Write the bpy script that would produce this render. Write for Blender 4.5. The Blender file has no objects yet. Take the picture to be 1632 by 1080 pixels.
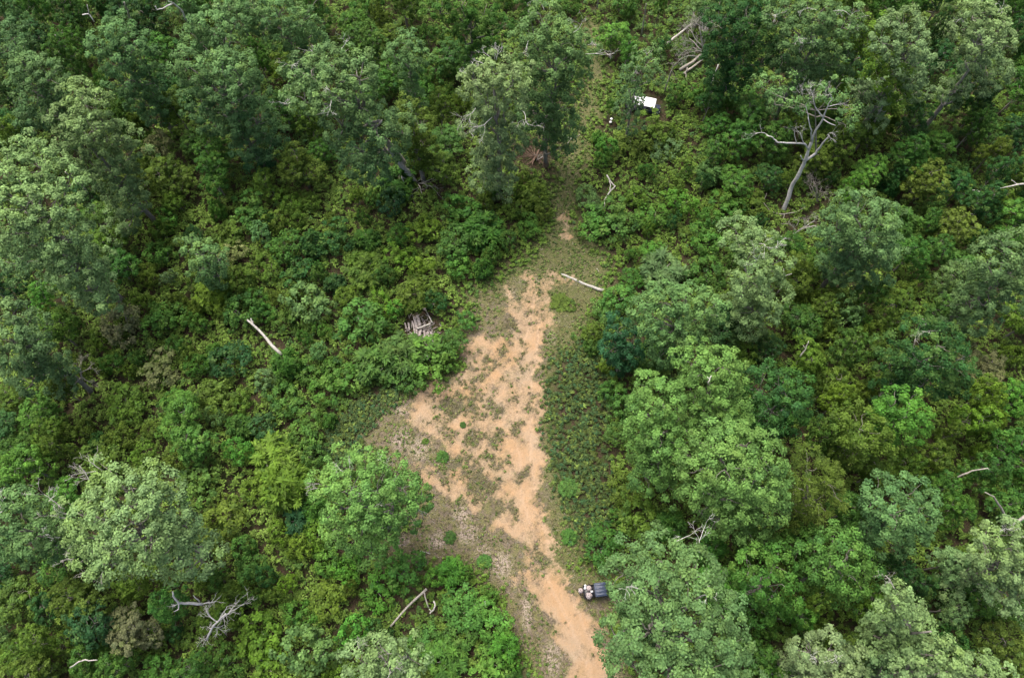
import bpy, math
import numpy as np
from mathutils import Vector, Matrix

# ------------------------------------------------------------------ camera, sky, sun, exposure
CAM_H = 85.0
TILT = math.radians(23.0)
FPX = 1165.0
sc = bpy.context.scene
COL = sc.collection
cam_d = bpy.data.cameras.new("camera"); cam = bpy.data.objects.new("camera", cam_d); COL.objects.link(cam)
cam.location = (0, 0, CAM_H); cam.rotation_euler = (TILT, 0, 0)
cam_d.sensor_width = 36.0; cam_d.lens = 36.0 * FPX / 1632.0
cam_d.clip_start = 0.5; cam_d.clip_end = 3000
sc.camera = cam

SUN_EL, SUN_AZ = math.radians(66), math.radians(-35)     # light comes from the upper left of the picture
world = bpy.data.worlds.new("World"); sc.world = world; world.use_nodes = True
wn = world.node_tree
sky = wn.nodes.new("ShaderNodeTexSky"); sky.sky_type = 'NISHITA'; sky.sun_disc = False
sky.sun_elevation = SUN_EL; sky.sun_rotation = SUN_AZ
sky.air_density = 0.7; sky.dust_density = 8.0; sky.ozone_density = 0.6
wn.links.new(sky.outputs[0], wn.nodes["Background"].inputs[0])
wn.nodes["Background"].inputs[1].default_value = 0.15
sd = bpy.data.lights.new("sun", 'SUN'); sd.energy = 1.05; sd.angle = math.radians(30); sd.color = (1.0, 0.95, 0.86)
sun = bpy.data.objects.new("sun", sd); COL.objects.link(sun)
sun_dir = Vector((math.sin(SUN_AZ) * math.cos(SUN_EL), math.cos(SUN_AZ) * math.cos(SUN_EL), math.sin(SUN_EL)))
sun.rotation_euler = sun_dir.to_track_quat('Z', 'Y').to_euler(); sun.location = sun_dir * 200
sc.view_settings.view_transform = 'Standard'; sc.view_settings.look = 'None'
sc.view_settings.gamma = 1.0; sc.view_settings.use_curve_mapping = False
sc.view_settings.exposure = 0.98
sc.cycles.max_bounces = 6; sc.cycles.diffuse_bounces = 4; sc.cycles.transmission_bounces = 2

# ------------------------------------------------------------------ picture <-> world
CT, ST = math.cos(TILT), math.sin(TILT)
def at(px, py, z=0.0):
    """world point at height z seen at pixel (px, py) of the 1632 x 1080 photograph"""
    u = (px - 816.0) / FPX; v = (540.0 - py) / FPX
    d = np.array([u, ST + v * CT, -CT + v * ST])
    t = (z - CAM_H) / d[2]
    return np.array([d[0] * t, d[1] * t, z])
def proj(x, y, z):
    dz = z - CAM_H
    dep = y * ST - dz * CT; up = y * CT + dz * ST
    return 816.0 + FPX * x / dep, 540.0 - FPX * up / dep, FPX / dep

def relief(x, y):
    return (0.16 * np.sin(x * 0.21 + 1.3) * np.sin(y * 0.17 + 0.4) + 0.06 * np.sin(x * 0.83) * np.cos(y * 0.71 + 2)
            + 0.35 * np.sin(x * 0.045 + 0.7) * np.sin(y * 0.05))

# ------------------------------------------------------------------ mesh helpers
class Geo:
    """collects quads/polygons with two per-face values, then links ONE mesh object"""
    def __init__(s): s.v = []; s.f = []; s.n = 0; s.val = []; s.tin = []; s.mi = []
    def quads(s, V, val, tin):                       # V (N,4,3)
        n = len(V)
        if n == 0: return
        s.v.append(V.reshape(-1, 3)); s.f.append((np.arange(n * 4).reshape(n, 4) + s.n))
        s.n += n * 4; s.val.append(np.asarray(val, dtype=np.float32)); s.tin.append(np.asarray(tin, dtype=np.float32))
        s.mi.append(np.zeros(n, np.int32))
    def grid(s, P, val=0.5, tin=0.0, closed=True, mi=0):    # P (rings, sides, 3)
        r, k = P.shape[:2]
        s.v.append(P.reshape(-1, 3))
        a = np.arange(r - 1)[:, None] * k; b = np.arange(k if closed else k - 1)[None]
        b2 = (b + 1) % k
        q = np.stack([a + b, a + b2, a + k + b2, a + k + b], -1).reshape(-1, 4) + s.n
        s.f.append(q); s.n += r * k
        s.val.append(np.full(len(q), val, np.float32)); s.tin.append(np.full(len(q), tin, np.float32))
        s.mi.append(np.full(len(q), mi, np.int32))
    def tube(s, pts, rad, k=6, val=0.5, rng=None, cap=True):
        pts = np.asarray(pts, float); rad = np.asarray(rad, float)
        d = np.gradient(pts, axis=0); d /= np.linalg.norm(d, axis=1)[:, None] + 1e-9
        ref = np.array([0, 0, 1.0]) if abs(d[0][2]) < 0.8 else np.array([1.0, 0, 0])
        a = np.cross(d, ref); a /= np.linalg.norm(a, axis=1)[:, None] + 1e-9
        b = np.cross(d, a)
        if cap:
            pts = np.vstack([pts[:1], pts, pts[-1:]]); rad = np.concatenate([[rad[0] * 0.02], rad, [rad[-1] * 0.02]])
            a = np.vstack([a[:1], a, a[-1:]]); b = np.vstack([b[:1], b, b[-1:]])
        th = np.arange(k) / k * 2 * np.pi
        R = rad[:, None] * (np.ones((len(rad), k)) if rng is None else 1 + rng.uniform(-.12, .12, (len(rad), k)))
        P = pts[:, None] + a[:, None] * (np.cos(th)[None] * R)[..., None] + b[:, None] * (np.sin(th)[None] * R)[..., None]
        s.grid(P, val)
    def box(s, c, size, M=None, taper=(1, 1), bev=0.0, val=0.5, mi=0):
        """bevelled box: rings of 8 (or 4) corners; M 3x3 rotates about c"""
        hx, hy, hz = [q / 2 for q in size]
        def ring(ix, iy, z, ch):
            x, y = hx * ix, hy * iy
            if ch <= 0: return [(x, y, z), (-x, y, z), (-x, -y, z), (x, -y, z)]
            return [(x, y - ch, z), (x - ch, y, z), (-x + ch, y, z), (-x, y - ch, z), (-x, -y + ch, z), (-x + ch, -y, z), (x - ch, -y, z), (x, -y + ch, z)]
        tx, ty = taper
        if bev > 0:
            i = lambda h: (h - bev) / h
            rings = [ring(1e-3, 1e-3, -hz, 1e-5), ring(i(hx), i(hy), -hz, bev), ring(1, 1, -hz + bev, bev),
                     ring(tx, ty, hz - bev, bev), ring(tx * i(hx), ty * i(hy), hz, bev), ring(1e-3, 1e-3, hz, 1e-5)]
        else:
            rings = [ring(1e-3, 1e-3, -hz, 0), ring(1, 1, -hz, 0), ring(tx, ty, hz, 0), ring(1e-3, 1e-3, hz, 0)]
        P = np.array(rings, float)
        if M is not None: P = P @ np.asarray(M).T
        s.grid(P + np.asarray(c, float), val, mi=mi)
    def build(s, name, mats, parent=None, smooth=False, origin=None):
        me = bpy.data.meshes.new(name)
        V = np.concatenate(s.v).astype(np.float32); Fc = np.concatenate(s.f).astype(np.int32)
        if origin is not None: V = V - np.asarray(origin, np.float32)
        n = len(Fc)
        me.vertices.add(len(V)); me.vertices.foreach_set("co", V.ravel())
        me.loops.add(n * 4); me.loops.foreach_set("vertex_index", Fc.ravel())
        me.polygons.add(n); me.polygons.foreach_set("loop_start", np.arange(0, n * 4, 4, dtype=np.int32))
        try: me.polygons.foreach_set("loop_total", np.full(n, 4, np.int32))
        except Exception: pass
        mats = mats if isinstance(mats, (list, tuple)) else [mats]
        for m in mats: me.materials.append(m)
        if len(mats) > 1: me.polygons.foreach_set("material_index", np.concatenate(s.mi))
        a = me.attributes.new("shade", 'FLOAT', 'FACE'); a.data.foreach_set("value", np.concatenate(s.val))
        a = me.attributes.new("tint", 'FLOAT', 'FACE'); a.data.foreach_set("value", np.concatenate(s.tin))
        me.update(calc_edges=True)
        if smooth: me.polygons.foreach_set("use_smooth", np.ones(n, bool))
        o = bpy.data.objects.new(name, me); COL.objects.link(o)
        if parent is not None: o.parent = parent
        return o

def unit(a): return a / (np.linalg.norm(a, axis=-1, keepdims=True) + 1e-9)
def leaf_quads(g, P, N, L, W, val, tin, rng, T=None):
    """kite shaped leaves, slightly bent along the midrib"""
    n = len(P)
    if n == 0: return
    N = unit(N)
    if T is None: T = rng.normal(size=(n, 3))
    T = unit(T - (T * N).sum(1, keepdims=True) * N); B = np.cross(N, T)
    L = np.broadcast_to(np.asarray(L, float), (n,))[:, None]; W = np.broadcast_to(np.asarray(W, float), (n,))[:, None]
    V = np.stack([P - T * L * .5, P + B * W * .5 + N * L * .10 - T * L * .05, P + T * L * .5, P - B * W * .5 + N * L * .10 - T * L * .05], 1)
    g.quads(V, val, tin)

def tag(o, label=None, cat=None, group=None, kind=None):
    if label: o["label"] = label
    if cat: o["category"] = cat
    if group: o["group"] = group
    if kind: o["kind"] = kind
    return o
def empty(name, loc, rz=0.0):
    o = bpy.data.objects.new(name, None); COL.objects.link(o); o.location = loc; o.rotation_euler = (0, 0, rz)
    o.empty_display_size = 0.5
    return o

# ------------------------------------------------------------------ materials
def new_mat(name):
    m = bpy.data.materials.new(name); m.use_nodes = True; nt = m.node_tree
    return m, nt, nt.nodes["Principled BSDF"]
def math_node(nt, op, a, b=None, clamp=False):
    n = nt.nodes.new("ShaderNodeMath"); n.operation = op; n.use_clamp = clamp
    for i, x in enumerate((a, b)):
        if x is None: continue
        if isinstance(x, (int, float)): n.inputs[i].default_value = x
        else: nt.links.new(x, n.inputs[i])
    return n.outputs[0]
def mixc(nt, f, a, b, mode='MIX'):
    n = nt.nodes.new("ShaderNodeMix"); n.data_type = 'RGBA'; n.blend_type = mode
    for s, x in ((n.inputs[0], f), (n.inputs[6], a), (n.inputs[7], b)):
        if isinstance(x, (int, float)): s.default_value = x
        elif isinstance(x, tuple): s.default_value = x if len(x) == 4 else (*x, 1)
        else: nt.links.new(x, s)
    return n.outputs[2]
def noise(nt, scale, detail=4, rough=0.6, vec=None, dist=0.0):
    n = nt.nodes.new("ShaderNodeTexNoise"); n.inputs["Scale"].default_value = scale
    n.inputs["Detail"].default_value = detail; n.inputs["Roughness"].default_value = rough; n.inputs["Distortion"].default_value = dist
    if vec is not None: nt.links.new(vec, n.inputs["Vector"])
    return n.outputs["Fac"]
def ramp(nt, fac, stops):
    n = nt.nodes.new("ShaderNodeValToRGB"); e = n.color_ramp.elements
    while len(e) < len(stops): e.new(0.5)
    for i, (p, c) in enumerate(stops):
        e[i].position = p; e[i].color = c if isinstance(c, tuple) and len(c) == 4 else ((*c, 1) if isinstance(c, tuple) else (c, c, c, 1))
    nt.links.new(fac, n.inputs[0]); return n.outputs[0]
def attr(nt, name):
    n = nt.nodes.new("ShaderNodeAttribute"); n.attribute_name = name; return n.outputs["Fac"]

def leaf_material(name, use_obj=True, base=(0.05, 0.1, 0.03), rough=0.55, trans=0.34, spec=0.14):
    m, nt, p = new_mat(name)
    if use_obj:
        oi = nt.nodes.new("ShaderNodeObjectInfo"); c = oi.outputs["Color"]
    else:
        rgb = nt.nodes.new("ShaderNodeRGB"); rgb.outputs[0].default_value = (*base, 1); c = rgb.outputs[0]
    v = attr(nt, "shade"); t = attr(nt, "tint")
    # tint: +1 turns the leaves yellower and paler, -1 bluer and deeper
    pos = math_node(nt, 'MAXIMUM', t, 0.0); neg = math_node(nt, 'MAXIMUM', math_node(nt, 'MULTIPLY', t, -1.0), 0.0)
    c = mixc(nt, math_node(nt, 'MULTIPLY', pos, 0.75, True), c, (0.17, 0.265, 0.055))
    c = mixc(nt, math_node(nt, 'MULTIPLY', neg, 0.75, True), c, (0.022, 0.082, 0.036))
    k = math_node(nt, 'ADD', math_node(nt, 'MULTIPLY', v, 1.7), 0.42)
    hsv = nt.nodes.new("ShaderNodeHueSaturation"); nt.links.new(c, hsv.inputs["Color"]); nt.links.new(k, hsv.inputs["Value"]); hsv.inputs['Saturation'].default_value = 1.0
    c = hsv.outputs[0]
    nt.links.new(c, p.inputs["Base Color"]); p.inputs["Roughness"].default_value = rough
    p.inputs["Specular IOR Level"].default_value = spec
    tr = nt.nodes.new("ShaderNodeBsdfTranslucent")
    c2 = mixc(nt, 0.5, c, (0.09, 0.16, 0.012)); nt.links.new(c2, tr.inputs["Color"])
    mx = nt.nodes.new("ShaderNodeMixShader"); mx.inputs[0].default_value = trans
    nt.links.new(p.outputs[0], mx.inputs[1]); nt.links.new(tr.outputs[0], mx.inputs[2])
    nt.links.new(mx.outputs[0], nt.nodes["Material Output"].inputs[0])
    return m
def bark_material(name, c0, c1, rough=0.85, scale=3.0):
    m, nt, p = new_mat(name)
    tc = nt.nodes.new("ShaderNodeTexCoord")
    f = noise(nt, scale, 6, 0.65, tc.outputs["Object"])
    f2 = noise(nt, scale * 7, 3, 0.6, tc.outputs["Object"])
    c = ramp(nt, math_node(nt, 'ADD', math_node(nt, 'MULTIPLY', f, 0.65), math_node(nt, 'MULTIPLY', f2, 0.35)), [(0.36, c0), (0.6, c1)])
    nt.links.new(c, p.inputs["Base Color"]); p.inputs["Roughness"].default_value = rough
    bm = nt.nodes.new("ShaderNodeBump"); bm.inputs["Strength"].default_value = 0.6; bm.inputs["Distance"].default_value = 0.04
    nt.links.new(f2, bm.inputs["Height"]); nt.links.new(bm.outputs[0], p.inputs["Normal"])
    return m
def plain(name, c, rough=0.5, metal=0.0, var=0.25, scale=6.0):
    m, nt, p = new_mat(name)
    tc = nt.nodes.new("ShaderNodeTexCoord"); f = noise(nt, scale, 5, 0.6, tc.outputs["Object"])
    lo = tuple(x * (1 - var) for x in c); hi = tuple(min(1, x * (1 + var)) for x in c)
    nt.links.new(ramp(nt, f, [(0.35, lo), (0.65, hi)]), p.inputs["Base Color"])
    p.inputs["Roughness"].default_value = rough; p.inputs["Metallic"].default_value = metal
    return m

M_LEAF = leaf_material("leaves")
M_UNDER = leaf_material("undergrowth_leaves", True, trans=0.15)
M_BARK = bark_material("bark", (0.12, 0.11, 0.09), (0.28, 0.265, 0.23))
M_PALE = bark_material("pale_bark", (0.17, 0.16, 0.135), (0.38, 0.36, 0.31))
M_WHITE = bark_material("bleached_wood", (0.24, 0.235, 0.21), (0.50, 0.485, 0.44))
M_SNAG = bark_material("bleached_snag", (0.33, 0.33, 0.31), (0.66, 0.655, 0.62))
M_GREY = bark_material("grey_deadwood", (0.17, 0.155, 0.14), (0.40, 0.37, 0.34))
M_BROWN = bark_material("brown_brush", (0.08, 0.05, 0.035), (0.22, 0.15, 0.11))
M_PLANK = bark_material("weathered_plank", (0.15, 0.13, 0.12), (0.37, 0.335, 0.315), scale=5)

# ------------------------------------------------------------------ clearing: outlines on the ground
def ground_poly(pts): return np.array([at(x, y)[:2] for x, y in pts])
OPEN = ground_poly([(893, 322), (905, 338), (930, 375), (965, 425), (962, 462), (940, 505), (915, 545), (882, 575), (868, 620),
    (870, 680), (878, 740), (890, 775), (902, 810), (912, 850), (918, 900), (955, 925), (1010, 945), (1010, 985), (960, 985), (985, 1040), (1010, 1130), (850, 1130),
    (850, 1080), (838, 1040), (815, 1010), (806, 965), (790, 930), (775, 912), (740, 905), (715, 890), (690, 905), (655, 915), (625, 905), (605, 880), (620, 850),
    (660, 830), (680, 800), (670, 770), (640, 745), (600, 722), (575, 700), (590, 665), (625, 640), (660, 618), (715, 608), (738, 590),
    (732, 555), (735, 525), (752, 510), (750, 480), (775, 455), (810, 440), (850, 405), (868, 385), (880, 350)])
SAND1 = ground_poly([(838, 485), (850, 478), (858, 492), (872, 505), (868, 530), (858, 545), (862, 560), (852, 580), (846, 602), (862, 612), (868, 640), (860, 665),
    (855, 690), (862, 715), (868, 735), (860, 760), (848, 765), (850, 775), (851, 800), (858, 830), (868, 868), (858, 870), (846, 862), (838, 862), (826, 853),
    (810, 852), (790, 838), (795, 825), (805, 828), (800, 800), (790, 785), (772, 802), (760, 818), (750, 812), (748, 795), (735, 790), (718, 788), (700, 787),
    (690, 775), (672, 768), (662, 745), (672, 740), (690, 755), (712, 760), (730, 745), (738, 733), (722, 718), (704, 704), (685, 697), (672, 683), (655, 674), (648, 664), (668, 640), (672, 618), (695, 612),
    (710, 618), (714, 632), (725, 612), (740, 590), (742, 572), (735, 560), (740, 545), (765, 538), (790, 543), (805, 553), (815, 545), (825, 530), (822, 510), (813, 500), (828, 492)])
SAND2 = ground_poly([(838, 917), (858, 912), (872, 915), (895, 922), (912, 948), (925, 972), (938, 985), (952, 1005), (960, 1040), (978, 1075), (1000, 1130), (915, 1130),
    (908, 1060), (906, 1038), (892, 1030), (886, 1005), (878, 985), (868, 967), (855, 960), (848, 940)])
BLOBS = [(723, 648, 23, 20), (756, 645, 12, 18), (790, 652, 12, 11), (690, 673, 8, 5), (714, 693, 9, 11), (752, 695, 15, 15), (786, 700, 16, 14), (756, 732, 12, 9),
    (728, 740, 17, 13), (782, 732, 9, 9), (766, 772, 28, 18), (784, 626, 4, 10), (690, 649, 6, 3.5), (691, 627, 6, 5), (751, 620, 7, 5), (769, 665, 8, 4), (690, 759, 6, 6),
    (712, 760, 7, 9), (671, 748, 6, 5), (850, 500, 10, 5), (848, 520, 6, 4), (755, 565, 8, 6), (781, 578, 11, 7), (803, 563, 7, 13), (812, 524, 9, 13), (803, 610, 5, 3),
    (824, 682, 9, 12), (820, 637, 6, 6), (846, 650, 6, 10), (853, 632, 9, 8), (800, 743, 6, 9), (835, 760, 10, 9), (817, 813, 8, 9), (766, 795, 9, 6), (795, 806, 9, 16),
    (808, 800, 3, 4), (738, 612, 10, 5), (762, 606, 14, 9), (745, 588, 8, 6), (772, 590, 9, 5), (833, 560, 2.5, 14), (829, 585, 2.5, 14), (814, 610, 2, 12), (806, 735, 3, 10),
    (842, 585, 4, 4), (856, 888, 7, 24), (936, 1043, 4, 3), (924, 1078, 4, 4), (880, 1000, 3, 2)]
LINES = [([(872, 452), (868, 470), (860, 492), (858, 510)], 2.6), ([(862, 820), (872, 862), (880, 893), (886, 922)], 3.2), ([(832, 850), (846, 880), (852, 908)], 2.0),
    ([(842, 440), (846, 462), (842, 480)], 3.0), ([(812, 465), (815, 485), (822, 500)], 3.0), ([(870, 445), (895, 442), (912, 452)], 2.2), ([(900, 345), (902, 378)], 2.0), ([(826, 918), (840, 925)], 4.0),
    ([(834, 690), (836, 720)], 2.5), ([(872, 500), (880, 508), (872, 525)], 2.0)]
def poly_sd(P, poly):
    """signed distance (negative inside), P (N,2)"""
    a = poly; b = np.roll(poly, -1, 0); best = np.full(len(P), 1e9); ins = np.zeros(len(P), bool)
    for i in range(len(a)):
        e = b[i] - a[i]; w = P - a[i]; t = np.clip((w @ e) / (e @ e), 0, 1)
        best = np.minimum(best, np.hypot(*(w - t[:, None] * e).T))
        c = (a[i, 1] <= P[:, 1]) != (b[i, 1] <= P[:, 1])
        xi = a[i, 0] + (P[:, 1] - a[i, 1]) / (e[1] if abs(e[1]) > 1e-9 else 1e-9) * e[0]
        ins ^= c & (P[:, 0] < xi)
    return np.where(ins, -best, best)
def line_d(P, pts):
    best = np.full(len(P), 1e9)
    for a, b in zip(pts[:-1], pts[1:]):
        e = b - a; w = P - a; t = np.clip((w @ e) / (e @ e), 0, 1)
        best = np.minimum(best, np.hypot(*(w - t[:, None] * e).T))
    return best
RPX = [(905, 345), (868, 455), (850, 520), (838, 600), (834, 690), (842, 780), (862, 860), (892, 935), (935, 1030), (975, 1110)]
PATH = np.array([at(x, y)[:2] for x, y in RPX])
def rut_value(P):
    d = line_d(P, PATH) + .12 * np.sin(P[:, 1] * .7) + .05 * np.sin(P[:, 1] * 3.1)
    return np.clip(1 - np.abs(d - .78) / .24, 0, 1)
def warp(P):
    return P + np.stack([.38 * np.sin(P[:, 1] * 2.1 + 1.5 * np.sin(P[:, 0] * 1.3)) + .22 * np.sin(P[:, 1] * 5.3 + P[:, 0] * 3.1) + .12 * np.sin(P[:, 1] * 11 - P[:, 0] * 7), .38 * np.sin(P[:, 0] * 2.3 + 1.4 * np.sin(P[:, 1] * 1.1)) + .22 * np.sin(P[:, 0] * 4.9 - P[:, 1] * 3.7) + .12 * np.sin(P[:, 0] * 12 + P[:, 1] * 8)], 1) * 1.05
_r = np.random.default_rng(8)
for _b in list(BLOBS[:34]):                             # ragged satellites round each grown-over island
    for _k in range(3):
        _a = _r.uniform(0, 6.28); _q = _r.uniform(.8, 1.5); BLOBS.append((_b[0] + _q * _b[2] * math.cos(_a), _b[1] + _q * _b[3] * math.sin(_a), max(1.6, _b[2] * _r.uniform(.15, .42)), max(1.4, _b[3] * _r.uniform(.15, .42))))
def sand_value(P):
    P = warp(P)
    """about metres inside bare sand: >0 bare, <0 grown over"""
    s = -np.minimum(poly_sd(P, SAND1), poly_sd(P, SAND2))
    for pts, w in LINES:
        q = np.array([at(x, y)[:2] for x, y in pts]); m = w / 14.0
        s = np.maximum(s, m - line_d(P, q))
    s = s + .16 + .75 * rut_value(P) * np.clip((s + 2.2) / 1.5, 0, 1)
    for bx, by, rx, ry in BLOBS:
        c = at(bx, by)[:2]; ax = rx / 13.5; ay = ry / 12.0
        d = (np.hypot((P[:, 0] - c[0]) / ax, (P[:, 1] - c[1]) / ay) - 1) * min(ax, ay)
        s = np.minimum(s, d)
    return s
TRACK = np.array([at(x, y)[:2] for x, y in [(940, 40), (948, 120), (930, 200), (905, 270), (897, 335)]])
LOW = [ground_poly([(870, 570), (925, 550), (958, 610), (955, 700), (968, 790), (950, 870), (912, 870), (885, 760), (868, 680)]), ground_poly([(500, 720), (545, 670), (600, 630), (640, 620), (600, 700), (560, 740)])]
def open_d(P): return np.minimum(poly_sd(P, OPEN), line_d(P, TRACK) - 1.3 - .5 * np.sin(P[:, 1] * .8))
# view outline on the ground, with a margin
VIEW = ground_poly([(-130, -60), (1762, -60), (1762, 1150), (-130, 1150)])

def build_ground():
    def axis(lo, hi, a, b, fine):
        left = a - np.cumsum(fine * 1.18 ** np.arange(60)); left = left[left > lo]
        right = b + np.cumsum(fine * 1.18 ** np.arange(60)); right = right[right < hi]
        return np.concatenate([[lo], left[::-1], np.arange(a, b, fine), right, [hi]])
    xs = axis(-1400, 1400, -24, 20, 0.22); ys = axis(-1200, 1600, 2, 84, 0.22)
    X, Y = np.meshgrid(xs, ys); P = np.stack([X.ravel(), Y.ravel()], 1)
    Z = relief(P[:, 0], P[:, 1]); rr = np.hypot(P[:, 0], P[:, 1] - 50)
    sv = np.full(len(P), -5.0); od = np.full(len(P), 9.0)
    near = (np.abs(P[:, 0]) < 45) & (P[:, 1] > -15) & (P[:, 1] < 100)
    sv[near] = sand_value(P[near]); near2 = (np.abs(P[:, 0]) < 45) & (P[:, 1] > -15) & (P[:, 1] < 125); od[near2] = open_d(P[near2])
    # worn ruts and slightly raised, grown-over islands
    rv = np.zeros(len(P)); rv[near] = rut_value(P[near]); Z = Z - 0.05 * np.clip(sv, 0, 1) - .06 * rv
    bl = np.zeros(len(P)); Pn = warp(P[near]); bn = np.zeros(len(Pn))
    for bx, by, rx, ry in BLOBS:
        c = at(bx, by)[:2]; bn = np.maximum(bn, 1.5 - 1.1 * np.hypot((Pn[:, 0] - c[0]) / (rx / 13.5), (Pn[:, 1] - c[1]) / (ry / 12.0)))
    bl[near] = np.clip(bn, 0, 1)
    g = Geo(); g.grid(np.stack([X, Y, Z.reshape(X.shape)], -1), closed=False)
    o = g.build("ground", M_GROUND, smooth=True); tag(o, kind="structure")
    me = o.data
    a = me.attributes.new("sand", 'FLOAT', 'POINT'); a.data.foreach_set("value", sv.astype(np.float32))
    a = me.attributes.new("outside", 'FLOAT', 'POINT'); a.data.foreach_set("value", od.astype(np.float32))
    a = me.attributes.new('rut', 'FLOAT', 'POINT'); a.data.foreach_set('value', rv.astype(np.float32))
    a = me.attributes.new('islands', 'FLOAT', 'POINT'); a.data.foreach_set('value', bl.astype(np.float32))
    uu, vv, _ = proj(P[:, 0], P[:, 1], 0.0 * P[:, 0]); lush = np.clip((520 - vv) / 90, 0, 1) + np.clip((uu - 862) / 22, 0, 1) * (vv < 930) + np.clip((-.2 - (-od)) / 1.0 + .9, 0, 1) * .6
    a = me.attributes.new('lush', 'FLOAT', 'POINT'); a.data.foreach_set('value', np.clip(lush, 0, 1).astype(np.float32))
    # pale rubble patches
    pale = np.zeros(len(P))
    for bx, by, rx, ry in [(668, 715, 22, 22), (640, 700, 20, 22), (640, 655, 16, 10), (700, 860, 22, 16), (640, 862, 16, 10), (745, 850, 20, 18), (735, 820, 18, 16),
                           (770, 880, 16, 12), (885, 512, 12, 8), (880, 540, 12, 16), (845, 450, 28, 10), (890, 690, 12, 30), (725, 575, 4, 4), (815, 470, 14, 14), (800, 900, 20, 25), (880, 1050, 18, 25), (840, 975, 10, 30)]:
        c = at(bx, by)[:2]; pale = np.maximum(pale, 1 - np.hypot((P[:, 0] - c[0]) / (rx / 13.5), (P[:, 1] - c[1]) / (ry / 12.0)))
    a = me.attributes.new("rubble", 'FLOAT', 'POINT'); a.data.foreach_set("value", np.clip(pale * 1.6, 0, 1).astype(np.float32))
    return o
def ground_material():
    m, nt, p = new_mat("ground")
    tc = nt.nodes.new("ShaderNodeTexCoord"); v = tc.outputs["Object"]
    n_big = noise(nt, 0.25, 5, 0.6, v); n_mid = noise(nt, 1.3, 6, 0.65, v); n_fine = noise(nt, 5.5, 6, 0.7, v); n_sp = noise(nt, 11.0, 3, 0.6, v)
    sand_a, out_a, rub = attr(nt, "sand"), attr(nt, "outside"), attr(nt, "rubble")
    # forest litter
    lit = mixc(nt, ramp(nt, n_fine, [(0.35, 0.0), (0.65, 1.0)]), (0.018, 0.015, 0.009), (0.075, 0.055, 0.035))
    lit = mixc(nt, ramp(nt, n_mid, [(0.45, 0.0), (0.62, 1.0)]), lit, (0.035, 0.055, 0.015))
    # thin grass over grey-brown earth
    gr = mixc(nt, ramp(nt, n_fine, [(0.38, 0.0), (0.62, 1.0)]), (0.075, 0.064, 0.043), (0.180, 0.148, 0.108))
    gr = mixc(nt, ramp(nt, n_mid, [(0.42, 0.0), (0.6, 0.85)]), gr, mixc(nt, ramp(nt, n_sp, [(0.4, 0.0), (0.6, 1.0)]), (0.07, 0.085, 0.03), (0.17, 0.165, 0.065)))
    gr = mixc(nt, math_node(nt, 'MULTIPLY', rub, ramp(nt, n_fine, [(0.42, 0.0), (0.58, 1.0)])), gr, (0.33, 0.275, 0.225))
    gr = mixc(nt, math_node(nt, 'MULTIPLY', attr(nt, 'lush'), ramp(nt, n_fine, [(0.36, 0.9), (0.66, 0.35)])), gr, mixc(nt, ramp(nt, n_sp, [(0.38, 0.0), (0.62, 1.0)]), (0.045, 0.062, 0.018), (0.125, 0.14, 0.05)))
    gr = mixc(nt, math_node(nt, 'MULTIPLY', attr(nt, 'islands'), 0.8), gr, mixc(nt, ramp(nt, n_sp, [(0.4, 0.0), (0.6, 1.0)]), (0.045, 0.05, 0.028), (0.13, 0.115, 0.072)))
    # sand
    sa = mixc(nt, ramp(nt, n_big, [(0.35, 0.0), (0.65, 1.0)]), (0.350, 0.232, 0.128), (0.322, 0.252, 0.172))
    sa = mixc(nt, ramp(nt, n_fine, [(0.3, 0.4), (0.5, 0.0)]), sa, (0.45, 0.26, 0.14))
    sa = mixc(nt, ramp(nt, n_sp, [(0.31, 0.85), (0.37, 0.0)]), sa, (0.20, 0.14, 0.075))
    sa = mixc(nt, ramp(nt, n_mid, [(0.30, 0.7), (0.38, 0.0)]), sa, (0.30, 0.23, 0.14))
    sa = mixc(nt, math_node(nt, 'MULTIPLY', attr(nt, 'rut'), 0.45), sa, (0.42, 0.31, 0.215))
    w = math_node(nt, 'ADD', sand_a, math_node(nt, 'MULTIPLY', math_node(nt, 'SUBTRACT', n_mid, 0.49), 2.1))
    w = math_node(nt, 'ADD', w, math_node(nt, 'MULTIPLY', math_node(nt, 'SUBTRACT', n_fine, 0.5), 1.9))
    fs = ramp(nt, math_node(nt, 'MULTIPLY', math_node(nt, 'ADD', w, 0.7), 0.7), [(0.25, 0.0), (0.62, 0.62), (1.0, 1.0)])
    c = mixc(nt, fs, gr, sa)
    o = math_node(nt, 'ADD', math_node(nt, 'MULTIPLY', out_a, 0.35), math_node(nt, 'MULTIPLY', math_node(nt, 'SUBTRACT', n_mid, 0.5), 1.2))
    c = mixc(nt, ramp(nt, math_node(nt, 'ADD', o, 0.3), [(0.3, 0.0), (0.9, 1.0)]), c, lit)
    nt.links.new(c, p.inputs["Base Color"]); p.inputs["Roughness"].default_value = 0.95; p.inputs["Specular IOR Level"].default_value = 0.15
    b = nt.nodes.new("ShaderNodeBump"); b.inputs["Strength"].default_value = 0.7; b.inputs["Distance"].default_value = 0.12
    nt.links.new(math_node(nt, 'ADD', n_fine, math_node(nt, 'MULTIPLY', n_mid, 1.5)), b.inputs["Height"]); nt.links.new(b.outputs[0], p.inputs["Normal"])
    return m
M_GROUND = ground_material()
build_ground()

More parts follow.
